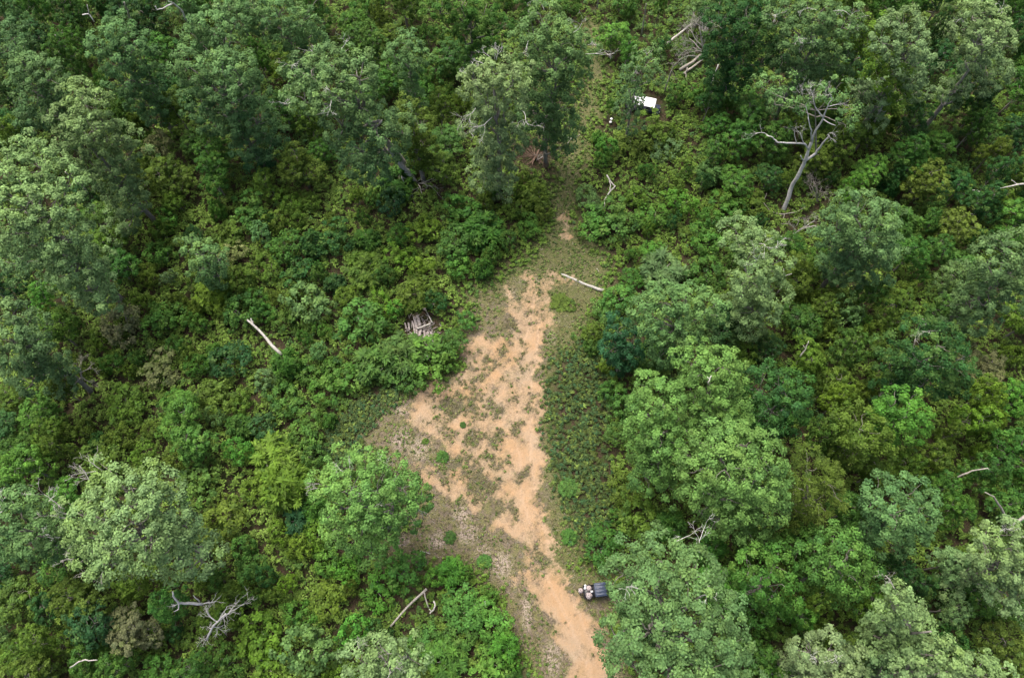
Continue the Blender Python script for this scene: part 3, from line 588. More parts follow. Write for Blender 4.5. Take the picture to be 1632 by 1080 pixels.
tree('olive brown tree with fine drooping foliage right of the full crowned oak', 'O',
     [(1290, 745, 13, 2.4), (1320, 765, 12, 2.2, .05), (1275, 775, 12, 2.3, .1), (1305, 795, 10, 2.5), (1280, 815, 7, 2.2)], base=(1300, 830), seed=55, style=1, land='olive brown tree')
tree('leafy bright green tree below the olive brown tree in the lower right', 'M',
     [(1330, 870, 13, 2.2), (1355, 880, 14, 2.3, .1), (1310, 900, 12, 2.3, -.1), (1350, 910, 12, 2.5, .15), (1375, 905, 10, 2.0), (1335, 935, 8, 2.4)], base=(1345, 965), seed=56, clump_r=.8)
tree('mid green tree with upright clumps between the huge oak and the pale bottom crown', 'G',
     [(1200, 905, 14, 2.3, .15), (1235, 900, 13, 2.2, .1), (1215, 930, 13, 2.5), (1190, 940, 12, 2.0), (1240, 945, 10, 2.3), (1210, 965, 8, 2.3, -.2)], base=(1220, 990), seed=57, clump_r=.8)
tree('broad fresh green tree at the top just left of the very tall feathery one', 'G',
     [(700, 15, 14, 2.4, .2), (735, 5, 15, 2.6), (770, 20, 14, 2.6, .1), (745, 40, 12, 2.6), (795, 45, 11, 2.4)], base=(755, 80), seed=58)

# ------------------------------------------------------------------ dead wood, logs, stubs
def wood(name, label, cat, lines, mat, land=None, group=None, twigs=None, seed=1, k=7, parts=None):
    """lines: [([(px,py,z)...], r0, r1)]; each polyline is wandered over a little; first one is the main stem"""
    rng = np.random.default_rng(seed)
    pts0 = np.array([at(*q) for q in lines[0][0]]); O = pts0[0].copy()
    root = Geo()
    def run(g, L, r0, r1):
        P = np.array([at(*q) for q in L])
        Q = []
        for a, b in zip(P[:-1], P[1:]):
            n = max(3, int(np.linalg.norm(b - a) / 0.7)); t = np.linspace(0, 1, n, endpoint=False)[:, None]; Q.append(a + (b - a) * t)
        Q.append(P[-1:]); Q = np.vstack(Q); Q[1:-1] += rng.normal(size=(len(Q) - 2, 3)) * min(r0, .14) * 0.30
        g.tube(Q, np.linspace(r0, r1, len(Q)), k, rng=rng)
        return Q
    if len(lines) == 1 and not twigs:
        run(root, *lines[0]); o = root.build(name, mat, smooth=True, origin=O); o.location = O
        tag(o, label, cat, group)
    else:
        o = empty(name, O); tag(o, label, cat, group); run(root, *lines[0]); root.build('stem' if name != 'fallen_log' else 'log', mat, o, smooth=True, origin=O)
        for L in lines[1:]:
            g = Geo(); run(g, *L); g.build('branch', mat, o, smooth=True, origin=O)
        if twigs:
            many = len(twigs) > 12; g = Geo()
            for (px, py, z, tx, ty, tz, r, dep) in twigs:
                a, b = at(px, py, z), at(tx, ty, tz); twiggy(g, a, b - a, np.linalg.norm(b - a), r, dep, rng, 4, .5, .16, 4)
                if not many: g.build('dead_branch', mat, o, origin=O); g = Geo()
            if many: g.build('twigs', mat, o, origin=O)
    if land: LAND[land] = (np.mean([q[0] for q in lines[0][0]]), np.mean([q[1] for q in lines[0][0]]))
    return o
wood('fallen_log', 'long grey barkless log with a forked upper end lying on olive shrubs', 'log',
     [([(449, 565, 2.0), (426, 541, 2.3), (405, 519, 2.6), (389, 505, 2.8)], .20, .12), ([(404, 519, 2.6), (402, 513, 2.8), (400, 507, 3.0)], .12, .09)], M_WHITE, land='forked grey log', seed=61, k=9)
wood('fallen_log', 'whitish log lying across the upper end of the clearing', 'log', [([(962, 463, .5), (925, 449, .3), (893, 436, .22)], .21, .12)], M_WHITE, land='log across the clearing', seed=62, k=9)
wood('broken_trunk', 'thick leaning grey trunk with a broken white stub, under the leaning tall oak', 'dead tree',
     [([(662, 292, 0), (648, 273, 2.6), (628, 248, 6.0), (620, 238, 7.5)], .40, .30), ([(648, 285, 1.2), (640, 283, 2.2), (643, 290, 1.6)], .14, .10)], M_WHITE, land='broken grey trunk', seed=63, k=9,
     twigs=[(665, 293, .3, 690, 300, 1.5, .08, 2), (665, 293, .3, 680, 310, 1.0, .08, 2), (665, 290, .3, 672, 280, 2, .07, 2), (668, 293, .3, 700, 290, 1.3, .07, 2), (655, 292, .3, 660, 310, .8, .06, 2)])
wood('fallen_log', 'pale fallen pole pointing up right near the top, left of the bare brush heap', 'log', [([(1060, 72, 1.2), (1082, 55, 1.6), (1101, 39, 2.0)], .20, .12)], M_WHITE, land='pale fallen pole', seed=64)
wood('fallen_log', 'pair of crossed grey logs running up right below the bare brush heap', 'log', [([(1083, 112, .6), (1105, 98, 1.2), (1126, 80, 1.8)], .24, .14), ([(1090, 118, .5), (1110, 103, 1.0), (1124, 92, 1.6)], .18, .10), ([(1096, 108, 1.2), (1092, 116, .8), (1094, 126, .3)], .10, .07)], M_PALE, seed=65, land='crossed grey logs')
wood('bare_sapling', 'slim grey curved bare stem just right of the white roof', 'dead tree', [([(1058, 150, 0), (1064, 130, 3), (1072, 108, 6), (1086, 93, 8.5)], .13, .05)], M_PALE, seed=66, twigs=[(1078, 100, 7.2, 1066, 118, 5, .06, 2), (1074, 106, 6.2, 1060, 98, 8, .05, 1)])
wood('brush_heap', 'silvery heap of bare dead branches against the dark dense tree', 'brush pile', [([(1122, 82, 1), (1118, 62, 3), (1114, 42, 5.0)], .16, .06)], M_WHITE, land='bare brush heap', seed=67,
     twigs=[(1120, 75, 1.5, 1108, 42, 4, .13, 4), (1122, 70, 2, 1130, 40, 5, .13, 4), (1118, 80, 1.5, 1100, 60, 3, .13, 4), (1122, 84, 1, 1104, 75, 2.5, .12, 4), (1124, 60, 3, 1112, 34, 5, .11, 4), (1112, 90, 1, 1090, 80, 2, .11, 4), (1118, 60, 3, 1136, 52, 4.5, .08, 2)])
wood('bare_snag', 'small white crooked snag right of the crossed grey logs', 'dead tree', [([(1130, 140, 1.0), (1136, 124, 2.4), (1145, 103, 4.2)], .13, .09), ([(1137, 122, 2.5), (1135, 130, 2.6), (1138, 128, 2.0)], .07, .05)], M_SNAG, seed=68)
wood('bare_snag', 'thin upright pale snag at the top left of the pale fallen pole', 'dead tree', [([(1022, 58, .5), (1025, 38, 3.5), (1030, 6, 8)], .12, .07)], M_PALE, seed=69)
wood('fallen_branch', 'white fork shaped branch beside the grass track above the clearing', 'branch', [([(963, 330, .8), (964, 318, 1.1), (972, 306, 1.4), (980, 297, 1.5), (972, 288, 1.6), (967, 279, 1.8)], .08, .11), ([(972, 306, 1.3), (973, 296, 1.6), (971, 288, 1.8)], .08, .05)], M_WHITE, land='white forked branch', seed=70)
wood('fallen_branch', 'short bleached stick on the grass track', 'branch', [([(916, 377, .12), (927, 370, .12)], .07, .05)], M_WHITE, seed=71)
wood('fallen_branch', 'short grey stick lying just above the log across the clearing', 'branch', [([(951, 428, .12), (958, 437, .12)], .08, .06)], M_PALE, seed=72)
wood('bare_forked_tree', 'big pale forked tree with mostly bare bleached limbs and a leaning thick trunk', 'dead tree',
     [([(1248, 338, -.1), (1262, 298, 4), (1281, 262, 8), (1288, 240, 10.5), (1294, 225, 12)], .30, .17), ([(1294, 225, 12), (1300, 208, 14), (1312, 188, 16.5), (1320, 168, 18.5), (1326, 160, 19.5)], .15, .04),
      ([(1281, 258, 8.5), (1300, 244, 10), (1310, 230, 12), (1322, 216, 13.5)], .18, .06), ([(1288, 238, 11), (1282, 229, 12.5), (1262, 228, 13.5), (1238, 227, 14.5), (1232, 220, 15), (1222, 216, 15.5)], .13, .05),
      ([(1312, 188, 16.5), (1304, 178, 17.5), (1299, 170, 18.5)], .09, .05), ([(1312, 190, 16), (1325, 198, 16), (1332, 200, 16)], .07, .03), ([(1293, 226, 12), (1293, 208, 15), (1288, 188, 17)], .12, .05), ([(1280, 256, 9), (1276, 248, 10.5)], .09, .06)],
     M_SNAG, land='bare forked tree', seed=73, k=9,
     twigs=[(1318, 216, 13.3, 1332, 208, 15, .06, 2), (1320, 215, 13.3, 1330, 222, 14, .05, 2), (1270, 228, 13.3, 1262, 212, 15, .05, 2), (1282, 230, 12.4, 1268, 220, 14, .06, 2), (1226, 217, 15.2, 1212, 206, 16.5, .05, 2), (1290, 195, 16.5, 1275, 172, 18.5, .06, 3),
            (1326, 160, 19.4, 1330, 140, 21, .05, 3), (1299, 170, 18.5, 1290, 150, 20, .05, 3), (1320, 170, 18.4, 1345, 160, 19.5, .05, 2)])
tree('thin leafy crown fanned out among the upper limbs of the bare forked tree', 'S', [(1252, 145, 19, 1.9, .1), (1300, 150, 19, 1.7, .1), (1328, 142, 20, 1.9, .15), (1345, 170, 18, 1.9, .1), (1275, 170, 17, 1.3, -.1), (1215, 132, 17, 1.6, .15), (1350, 195, 15, 1.5, .2), (1235, 162, 15, 1.4)],
     base=(1300, 285), dens=.6, nl=50, trunk_r=.14, ragged=.4, seed=74, clump_r=.7)
wood('bare_bush', 'grey leafless bush of fine twigs right of the forked trunk foot', 'dead bush', [([(1302, 325, 0), (1302, 312, 1.6), (1300, 300, 3.2)], .09, .04)], M_PALE, seed=75, land='grey leafless bush',
     twigs=[(1302, 318, .8, 1292, 296, 3.5, .07, 3), (1302, 318, .8, 1312, 296, 3.5, .07, 3), (1301, 312, 1.4, 1300, 288, 4, .06, 3), (1302, 316, 1, 1284, 306, 2.5, .06, 3), (1302, 322, .4, 1318, 310, 2.5, .06, 3)])
wood('fallen_branch', 'long thin pale branch lying at the foot of the bare forked tree', 'branch', [([(1222, 336, .6), (1245, 342, .7), (1268, 338, 1.0), (1283, 330, 1.2)], .08, .04), ([(1250, 341, .8), (1248, 350, .6)], .05, .03), ([(1228, 337, .7), (1216, 322, 1.4), (1222, 308, 2)], .07, .03)], M_PALE, seed=76)
wood('fallen_limbs', 'spray of bleached fallen limbs below the bare forked tree', 'branch', [([(1264, 373, .6), (1280, 364, 1.2), (1298, 360, 1.8), (1308, 361, 2)], .12, .04)], M_WHITE, seed=77, land='bleached fallen limbs',
     twigs=[(1270, 369, .8, 1266, 352, 2, .08, 3), (1280, 364, 1.2, 1300, 348, 2.5, .07, 3), (1270, 369, .9, 1290, 350, 2.2, .06, 3), (1266, 372, .7, 1262, 350, 2, .06, 2)])
wood('bare_snag', 'white branching snag with downward fork near the right edge', 'dead tree', [([(1558, 303, 5), (1559, 318, 4), (1557, 333, 3), (1550, 345, 2)], .13, .07), ([(1557, 333, 3), (1562, 345, 2.2)], .07, .03), ([(1550, 341, 2.4), (1540, 340, 2), (1537, 344, 1.5)], .05, .03), ([(1558, 304, 5), (1550, 303, 5.4)], .06, .03), ([(1560, 305, 5), (1568, 316, 4.2), (1569, 324, 3.8)], .05, .03)], M_SNAG, land='white branching snag', seed=78)
wood('fallen_branch', 'white limb reaching in from the right edge near the white branching snag', 'branch', [([(1640, 291, 9), (1615, 296, 8.5), (1594, 300, 8)], .14, .04), ([(1622, 294, 8.6), (1612, 287, 9)], .06, .03)], M_WHITE, seed=79)
wood('bare_snag', 'slim leaning grey trunk between the tall light green tree and the pale oak', 'dead tree', [([(168, 336, 0), (138, 303, 5), (104, 274, 10)], .15, .07)], M_PALE, land='slim leaning trunk', seed=80)
wood('bare_snag', 'slim leaning dark grey trunk in the upper left corner region', 'dead tree', [([(121, 100, 0), (105, 78, 4), (88, 56, 8)], .16, .09)], M_GREY, land='upper left leaning trunk', seed=81)
wood('bare_snag', 'grey leaning bare trunk at the top left of the dense oval tree', 'dead tree', [([(215, 46, 6), (205, 22, 11), (198, 4, 14)], .15, .10)], M_PALE, seed=82)
wood('bare_snag', 'white twisted two pronged branch near the top edge left', 'dead tree', [([(132, 24, 14), (142, 22, 14.5), (150, 35, 13.5)], .09, .06), ([(142, 22, 14.5), (139, 8, 16)], .07, .04)], M_SNAG, seed=83)
wood('bare_snag', 'curling white limbs of a dead crown at the top edge left', 'dead tree', [([(298, 34, 13), (290, 18, 15), (277, 5, 17), (262, 12, 16.5), (250, 16, 16), (247, 10, 16.5)], .12, .05), ([(276, 5, 17), (268, 2, 17.5)], .06, .04)], M_SNAG, seed=84)
wood('bare_snag', 'grey bare stick poking over the left edge below the pale oak', 'dead tree', [([(26, 486, 6), (10, 476, 8), (-4, 466, 10)], .10, .06)], M_PALE, seed=85)
wood('bare_bush', 'silvery leafless bush of forked twigs in the left thicket', 'dead bush', [([(133, 612, 2), (130, 600, 4), (128, 588, 5)], .09, .05)], M_PALE, land='silvery leafless bush', seed=86,
     twigs=[(130, 600, 4, 115, 615, 3, .07, 3), (130, 600, 4, 148, 608, 3.5, .07, 3), (129, 594, 4.5, 116, 588, 5.2, .06, 3), (129, 594, 4.5, 142, 585, 5.2, .06, 3), (130, 598, 4, 128, 578, 6, .06, 3)])
wood('bare_snag', 'thin grey bare stem left of the silvery leafless bush', 'dead tree', [([(66, 622, 1), (52, 613, 3), (36, 604, 5)], .08, .04)], M_PALE, seed=87)
wood('bare_snag', 'white dead snag with a thick stub and forked arms, right of the sprawling oak', 'dead tree', [([(322, 962, 8), (300, 960, 9), (285, 961, 10), (278, 952, 11), (275, 942, 12)], .16, .07), ([(285, 960, 10), (285, 970, 9.5), (277, 974, 9)], .07, .03), ([(318, 958, 8.5), (308, 948, 10)], .07, .03)], M_SNAG, land='white dead snag', seed=88,
     twigs=[(322, 962, 8, 340, 955, 9, .07, 2), (285, 961, 10, 272, 966, 10, .05, 2)])
wood('bare_snag', 'tangled bleached dead crown just below the white dead snag', 'dead tree', [([(330, 1018, 4), (338, 1000, 6), (348, 988, 8), (360, 977, 9)], .12, .06)], M_SNAG, seed=89, land='tangled bleached crown',
     twigs=[(345, 990, 7.6, 320, 982, 9, .07, 3), (345, 990, 7.6, 372, 985, 9, .07, 3), (338, 1000, 6, 322, 1005, 6, .06, 3), (335, 1008, 5, 328, 1025, 4, .06, 3), (350, 986, 8, 358, 968, 10, .06, 2), (340, 998, 6.4, 350, 1008, 5, .06, 3)])
wood('fallen_branch', 'bent white branch near the bottom left corner', 'branch', [([(112, 1063, 7), (125, 1054, 8), (136, 1051, 8), (155, 1051, 8)], .08, .05)], M_WHITE, land='bent white branch', seed=90)
wood('fallen_log', 'long thin weathered pole lying on low plants below the clearing', 'log', [([(622, 998, 1.8), (648, 968, 2.2), (680, 938, 2.4)], .10, .14)], M_PALE, land='long weathered pole', seed=91)
wood('fallen_branch', 'thin grey stick dropping from the top end of the long weathered pole', 'branch', [([(676, 941, 2.4), (683, 968, 2.0)], .08, .06)], M_PALE, seed=92)
wood('fallen_branch', 'hooked white branch right of the long weathered pole', 'branch', [([(691, 957, 2.2), (694, 964, 2.2), (691, 971, 2.1), (685, 977, 2.0)], .09, .07), ([(688, 974, 2.05), (684, 970, 2.15)], .06, .04)], M_WHITE, seed=93)
wood('bare_snag', 'curved slim bare stem near the right edge above the yellow flecked tree', 'dead tree', [([(1604, 828, 7), (1595, 808, 9), (1584, 791, 11), (1570, 784, 12)], .13, .06)], M_PALE, land='curved slim stem', seed=94)
wood('bare_snag', 'thick pale limb leaning in from the right edge beside the yellow flecked tree', 'dead tree', [([(1645, 815, 13), (1625, 828, 14), (1608, 842, 14.5)], .20, .10), ([(1624, 828, 14), (1608, 824, 15)], .07, .04)], M_PALE, seed=95)
wood('fallen_branch', 'long pale bent stick lying on dark crowns at the right, above the curved slim stem', 'branch', [([(1526, 760, 8), (1550, 750, 9), (1574, 746, 9.5), (1576, 748, 9.5)], .09, .05)], M_PALE, land='pale bent stick', seed=96)
wood('fallen_branch', 'white forked twig on a crown left of the dark ragged tree', 'branch', [([(1275, 568, 8), (1284, 556, 9), (1289, 543, 10)], .08, .04), ([(1284, 556, 9), (1280, 550, 9.6)], .05, .03)], M_WHITE, seed=97, land='white forked twig')
wood('fallen_branch', 'straight thin grey stem left of the dark ragged tree foot', 'branch', [([(1418, 608, 6), (1447, 587, 8)], .09, .05)], M_GREY, seed=98)
wood('fallen_branch', 'white twig shaped like a bird foot below the narrow olive tree top', 'branch', [([(1238, 437, 10), (1250, 440, 10.5), (1262, 436, 11)], .07, .04), ([(1250, 440, 10.5), (1249, 428, 11)], .05, .03)], M_WHITE, seed=99)
wood('brush_pile', 'reddish brown round brush pile left of the grass track', 'brush pile', [([(848, 262, .3), (856, 246, .8), (862, 232, .5)], .10, .06)], M_BROWN, land='brown brush pile', seed=100,
     twigs=[(852, 250, .3, 852 + 30 * math.cos(a), 246 + 20 * math.sin(a), .7 + .6 * ((i * 37) % 5) / 4, .06, 3) for i, a in enumerate(np.linspace(0, 6.1, 26))])
wood('brush_pile', 'small grey scatter of bleached twigs on the lower edge of the brown brush pile', 'brush pile', [([(858, 254, .9), (868, 248, 1.2)], .06, .05)], M_WHITE, seed=101, twigs=[(858, 254, .9, 870, 245, 1.4, .05, 2), (855, 256, .8, 862, 248, 1.2, .05, 2)])
wood('fallen_branch', 'arched white branch beside the grass track above the brown brush pile', 'branch', [([(903, 232, .5), (910, 221, 1.2), (924, 215, 1.5)], .07, .04), ([(908, 224, 1), (904, 216, 1)], .05, .03)], M_PALE, seed=102)
wood('fallen_branch', 'short whitish stick on grey earth below the spreading twiggy tree', 'branch', [([(670, 877, .12), (686, 882, .12)], .06, .05)], M_WHITE, seed=103)
wood('fallen_branch', 'pale curved root like limb draped from the right side of the spreading twiggy tree', 'branch', [([(650, 818, 7.5), (662, 810, 8), (672, 815, 7.4), (675, 828, 6)], .07, .04)], M_PALE, seed=104)
wood('bare_snag', 'thin black twig standing at the top edge left of centre', 'dead tree', [([(492, 22, 6), (497, 10, 9), (505, 0, 11)], .08, .05)], M_GREY, seed=105)
wood('bare_snag', 'grey leaning bare stem at the top edge above the grass track', 'dead tree', [([(951, 14, 4), (955, -6, 8)], .13, .10)], M_GREY, seed=106)
wood('bare_snag', 'bundle of pale dead stems by the right side of the leaning tall oak', 'dead bush', [([(663, 222, 6), (670, 210, 7)], .06, .04)], M_PALE, seed=107, twigs=[(664, 222, 6, 678, 205, 8, .06, 3), (664, 222, 6, 660, 204, 8, .06, 3), (664, 222, 6, 675, 222, 6, .05, 2)])
wood('fallen_branch', 'thin whitish branch on the green crown left of the full crowned oak', 'branch', [([(1128, 610, 18.4), (1134, 598, 18.8)], .06, .04), ([(1131, 604, 18.6), (1127, 600, 18.7)], .04, .03)], M_WHITE, seed=108)

# ------------------------------------------------------------------ heap of weathered planks
LAND['plank pile'] = (670, 522)
def plank(label, p0, p1, w, th, z0, z1, mat=M_PLANK, name='plank', ang=0.0, group='weathered planks in the pile'):
    a, b = at(p0[0], p0[1], z0), at(p1[0], p1[1], z1); c = (a + b) / 2; d = b - a; L = np.linalg.norm(d)
    x = d / L; y = unit(np.cross([0, 0, 1.0], x)); z = np.cross(x, y)
    ca, sa = math.cos(ang), math.sin(ang); y, z = y * ca + z * sa, z * ca - y * sa
    M = np.stack([x, y, z], 1)
    rng = np.random.default_rng(int(p0[0] * 13 + p0[1])); g = Geo()
    # split, slightly bowed board: rings along its length
    n = 7; ts = np.linspace(-.5, .5, n); P = []
    bow = rng.normal() * .02
    for t in ts:
        ww = w * (1 + rng.uniform(-.09, .09)); o = bow * math.cos(t * 3) * L
        P.append([(t * L, ww / 2, o + th / 2), (t * L, -ww / 2, o + th / 2), (t * L, -ww / 2, o - th / 2), (t * L, ww / 2, o - th / 2)])
    P = np.array(P); P[0, :, 0] += rng.uniform(-.05, .05, 4); P[-1, :, 0] += rng.uniform(-.05, .05, 4)
    e0 = P[:1].mean(1, keepdims=True) + (P[:1] - P[:1].mean(1, keepdims=True)) * .01; e1 = P[-1:].mean(1, keepdims=True) + (P[-1:] - P[-1:].mean(1, keepdims=True)) * .01
    P = np.concatenate([e0, P, e1]); g.grid(P @ M.T)
    o = g.build(name, mat); o.location = c; tag(o, label, 'plank', group)
pk = [
 ('short narrow plank at the far left end of the pile', (645, 514), (648, 524), .12, .4), ('second short plank from the left end of the pile', (651, 514), (652.5, 526), .16, .42),
 ('darkish plank set lower than its neighbours in the pile upper row', (656.5, 511), (660.5, 522.5), .17, .45),
 ('broad upright plank with the leftmost raised top end in the pile upper row', (660, 504.5), (664.5, 522.5), .26, .5), ('widest long plank just left of the crossing beam upper middle', (664.8, 502), (669.5, 519.5), .30, .55),
 ('stubby plank under the left tip of the crossing beam', (660, 523), (661, 532), .16, .4), ('plank left of centre in the lower row of the pile', (663.5, 524), (664.5, 534), .15, .42),
 ('wide plank directly below the crossing beam', (670.5, 524.5), (667.5, 536), .28, .5), ('narrow plank right of the wide one below the crossing beam', (676, 526), (676.5, 539), .14, .45),
 ('low middle plank reaching furthest down the pile', (680, 532), (678, 546), .17, .35), ('bright short plank on the right side of the lower row', (686.5, 528), (689.5, 536), .24, .6),
 ('bottom right plank ending beside the dark gap', (688.5, 537), (692, 546.5), .25, .4), ('small end board right of the dark gap', (697.5, 539), (696.5, 546), .14, .3), ('plank tucked between the bright short plank and the middle ones', (682, 528), (684, 540), .18, .42)]
for i, (lb, a, b, w, z) in enumerate(pk): plank(lb, a, b, w * 1.35, .05, z, z - .06, ang=(((i * 7) % 5) - 2) * .09)
plank('pale crossing beam laid over the middle of the plank pile', (664.5, 523.5), (686.5, 515.8), .16, .12, .80, .78, M_WHITE, 'beam')
plank('long thin pole leading down right into the plank pile', (678.5, 494), (689, 514), .12, .10, .5, .6, M_WHITE, 'beam')
plank('squarish grey board at the upper end of the long thin pole', (671, 487.5), (678.5, 492.5), .42, .05, .45, .45)
plank('loose stick lying up right of the plank pile', (688.5, 482.5), (697, 490), .15, .06, .6, .6, M_WHITE)
plank('tiny loose stick between the long pole and the loose stick', (689, 494.5), (691.5, 500.5), .12, .05, .5, .5, M_WHITE)
plank('loose pale splinter far up left of the plank pile', (637, 487), (643.5, 482.5), .12, .05, .5, .5, M_WHITE)
plank('second loose splinter above the far up left one', (638, 479), (641, 477), .12, .05, .5, .5)
g = Geo(); rng = np.random.default_rng(5)
for i in range(170):     # rotten scraps and splinters under the planks
    u, v = rng.normal(672, 13), rng.normal(524, 12); a = at(u, v, rng.uniform(.08, .42)); d = unit(np.array([rng.normal(), rng.normal(), rng.normal() * .15])) * rng.uniform(.2, .7)
    g.tube([a, a + d * .5, a + d], [.05, .06, .035], 4)
tag(g.build('wood_scraps', M_PLANK), kind='stuff')

# ------------------------------------------------------------------ vehicles
M_BODY = plain('black_paint', (0.012, 0.014, 0.02), .35, 0, .3)
M_NAVY = plain('dark_blue_panel', (0.018, 0.028, 0.06), .4, 0, .3)
M_ROOFB = plain('slate_roof_plastic', (0.035, 0.05, 0.085), .45, 0, .2)
M_ROOFW = plain('white_roof_paint', (0.80, 0.82, 0.86), .5, 0, .05)
M_TYRE = plain('tyre_rubber', (0.02, 0.02, 0.02), .9, 0, .3)
M_RIM = plain('rim_metal', (0.25, 0.25, 0.26), .35, .8, .1)
M_SEAT = plain('seat_vinyl', (0.04, 0.042, 0.05), .6, 0, .2)
M_LAMP = plain('lamp_glass', (0.55, 0.55, 0.52), .15, 0, .05)
M_CAGE = plain('cage_tube', (0.02, 0.02, 0.022), .4, .5, .1)
def utv(label, loc, rz, rows, roof_len, roof_w, roof_mat, body_mat, bed_len, ribs):
    root = empty('utility_vehicle', loc, rz); tag(root, label, 'off-road vehicle')
    def P(g, n, m, parent=root, smooth=False): o = g.build(n, m, parent, smooth); return o
    W = roof_w * .96; cab = roof_len; Lh = .85; x0 = -bed_len; x1 = cab; xe = cab + Lh   # +x is forward; cab spans 0..cab
    g = Geo()
    g.box(((x0 + xe) / 2, 0, .42), (xe - x0 - .1, W * .72, .20), bev=.05)                # frame and floor
    g.box((cab / 2 - .05, 0, .55), (cab + .1, W * .96, .12), bev=.03)
    g.box((x1 + Lh * .48, 0, .80), (Lh * .95, W * .74, .42), taper=(.86, .86), bev=.07)  # hood
    for s in (-1, 1):
        for wx in (x1 + Lh * .45, x0 + .48): g.box((wx, s * W * .43, .83), (.80, .26, .10), taper=(.8, .9), bev=.04)   # fenders
        g.box((.09, s * W * .44, .82), (.22, .08, .5), bev=.03)
    g.box((x1 - .02, 0, .98), (.16, W * .86, .20), bev=.05)                               # dash
    g.box((.03, 0, .9), (.1, W * .86, .7), bev=.03)                                       # rear cab wall
    P(g, 'body', body_mat)
    g = Geo()
    for s in (-1, 1):
        for i in range(rows):
            xm = (i + .5) * cab / rows + .02
            gg = Geo(); gg.box((xm, s * (W * .485), .80), (cab / rows * .80, .05, .46), taper=(.9, 1), bev=.02)
            gg.box((xm, s * (W * .485 + .028), .92), (cab / rows * .6, .012, .05), bev=.004); gg.box((xm, s * (W * .485 + .028), .74), (cab / rows * .6, .012, .05), bev=.004)
            P(gg, 'door', body_mat)
    # cargo bed
    g = Geo(); bx = x0 / 2 - .02
    g.box((bx, 0, .80), (bed_len - .06, W * .92, .06), bev=.015)
    for s in (-1, 1): g.box((bx, s * W * .45, .97), (bed_len - .06, .05, .30), bev=.015)
    g.box((x0 + .05, 0, .97), (.05, W * .84, .30), bev=.015); g.box((-.07, 0, .99), (.05, W * .84, .34), bev=.015)
    P(g, 'cargo_bed', M_BODY)
    g = Geo(); g.tube([(x0 - .05, -W * .4, .62), (x0 - .32, -W * .38, .66), (x0 - .32, W * .38, .66), (x0 - .05, W * .4, .62)], [.03] * 4, 6)
    for q in (-.2, 0, .2): g.tube([(x0 - .04, q * W, .63), (x0 - .32, q * W, .66)], [.02] * 2, 5)
    P(g, 'rear_rack', M_CAGE, smooth=True)
    g = Geo(); g.tube([(xe, -W * .36, .55), (xe + .12, -W * .3, .58), (xe + .12, W * .3, .58), (xe, W * .36, .55)], [.035] * 4, 6)
    g.tube([(xe + .1, -W * .28, .56), (xe + .1, -W * .24, .86), (xe + .1, W * .24, .86), (xe + .1, W * .28, .56)], [.03] * 4, 6)
    P(g, 'bumper', M_CAGE, smooth=True)
    g = Geo(); hz = 1.84
    for s in (-1, 1):
        y = s * W * .43
        g.tube([(x1 + .42, y, .95), (x1 - .05, y * .97, hz - .05), (x1 - .3, y * .96, hz), (.1, y * .96, hz), (.02, y, .9)], [.03] * 5, 6)
        for i in range(1, rows): g.tube([(cab * i / rows, y, .8), (cab * i / rows, y * .96, hz)], [.03] * 2, 6)
    for xx in (.1, x1 - .3): g.tube([(xx, -W * .41, hz), (xx, W * .41, hz)], [.03] * 2, 6)
    P(g, 'roll_cage', M_CAGE, smooth=True)
    g = Geo(); g.box((cab / 2, 0, 1.905), (roof_len, roof_w, .07), taper=(.985, .985), bev=.03)
    roof = P(g, 'roof', roof_mat)
    if ribs:
        for i in range(4):
            gg = Geo(); gg.box((cab / 2, (i - 1.5) * roof_w * .235, 1.955), (roof_len * .86, roof_w * .16, .045), taper=(.96, .85), bev=.018); P(gg, 'roof_panel', roof_mat, roof)
    for i in range(rows):
        for s in (-1, 1):
            xm = (i + .38) * cab / rows + .08; g = Geo()
            g.box((xm + .1, s * W * .22, .78), (.48, W * .34, .14), bev=.05); g.box((xm - .13, s * W * .22, 1.08), (.12, W * .32, .58), taper=(.8, .85), bev=.05)
            P(g, 'seat', M_SEAT)
    th = np.linspace(0, 2 * np.pi, 17); g = Geo(); c = np.array([x1 - .22, W * .22, 1.12])
    g.tube(c + np.stack([-.06 * np.cos(th), .17 * np.sin(th), .16 * np.cos(th)], 1), [.016] * 17, 5, cap=False); g.tube([c, c + np.array([.2, 0, -.08])], [.02] * 2, 5)
    P(g, 'steering_wheel', M_CAGE, smooth=True)
    for s in (-1, 1):
        g = Geo(); g.box((xe - .03, s * W * .26, .80), (.07, .20, .11), bev=.03); P(g, 'headlight', M_LAMP)
    for wx in (x1 + Lh * .45, x0 + .48):
        for s in (-1, 1):
            y = s * W * .44; w = empty('wheel', (wx, y, .34)); w.parent = root
            g = Geo(); prof = [(.19, -.10), (.27, -.125), (.325, -.11), (.34, -.06), (.34, .06), (.325, .11), (.27, .125), (.19, .10), (.19, -.10)]
            a = np.linspace(0, 2 * np.pi, 28, endpoint=False); lug = 1 + .02 * (np.arange(28) % 2)
            g.grid(np.array([[(r * (lug[j] if r > .3 else 1) * math.cos(t), q, r * (lug[j] if r > .3 else 1) * math.sin(t)) for j, t in enumerate(a)] for r, q in prof]))
            g.build('tyre', M_TYRE, w)
            g = Geo(); prof = [(.002, -.03), (.05, -.05), (.09, -.02), (.16, -.05), (.192, -.09), (.192, .09), (.16, .05), (.09, .02), (.05, .05), (.002, .03)]
            g.grid(np.array([[(r * math.cos(t), q, r * math.sin(t)) for t in a[::2]] for r, q in prof])); g.build('rim', M_RIM, w)
    return root
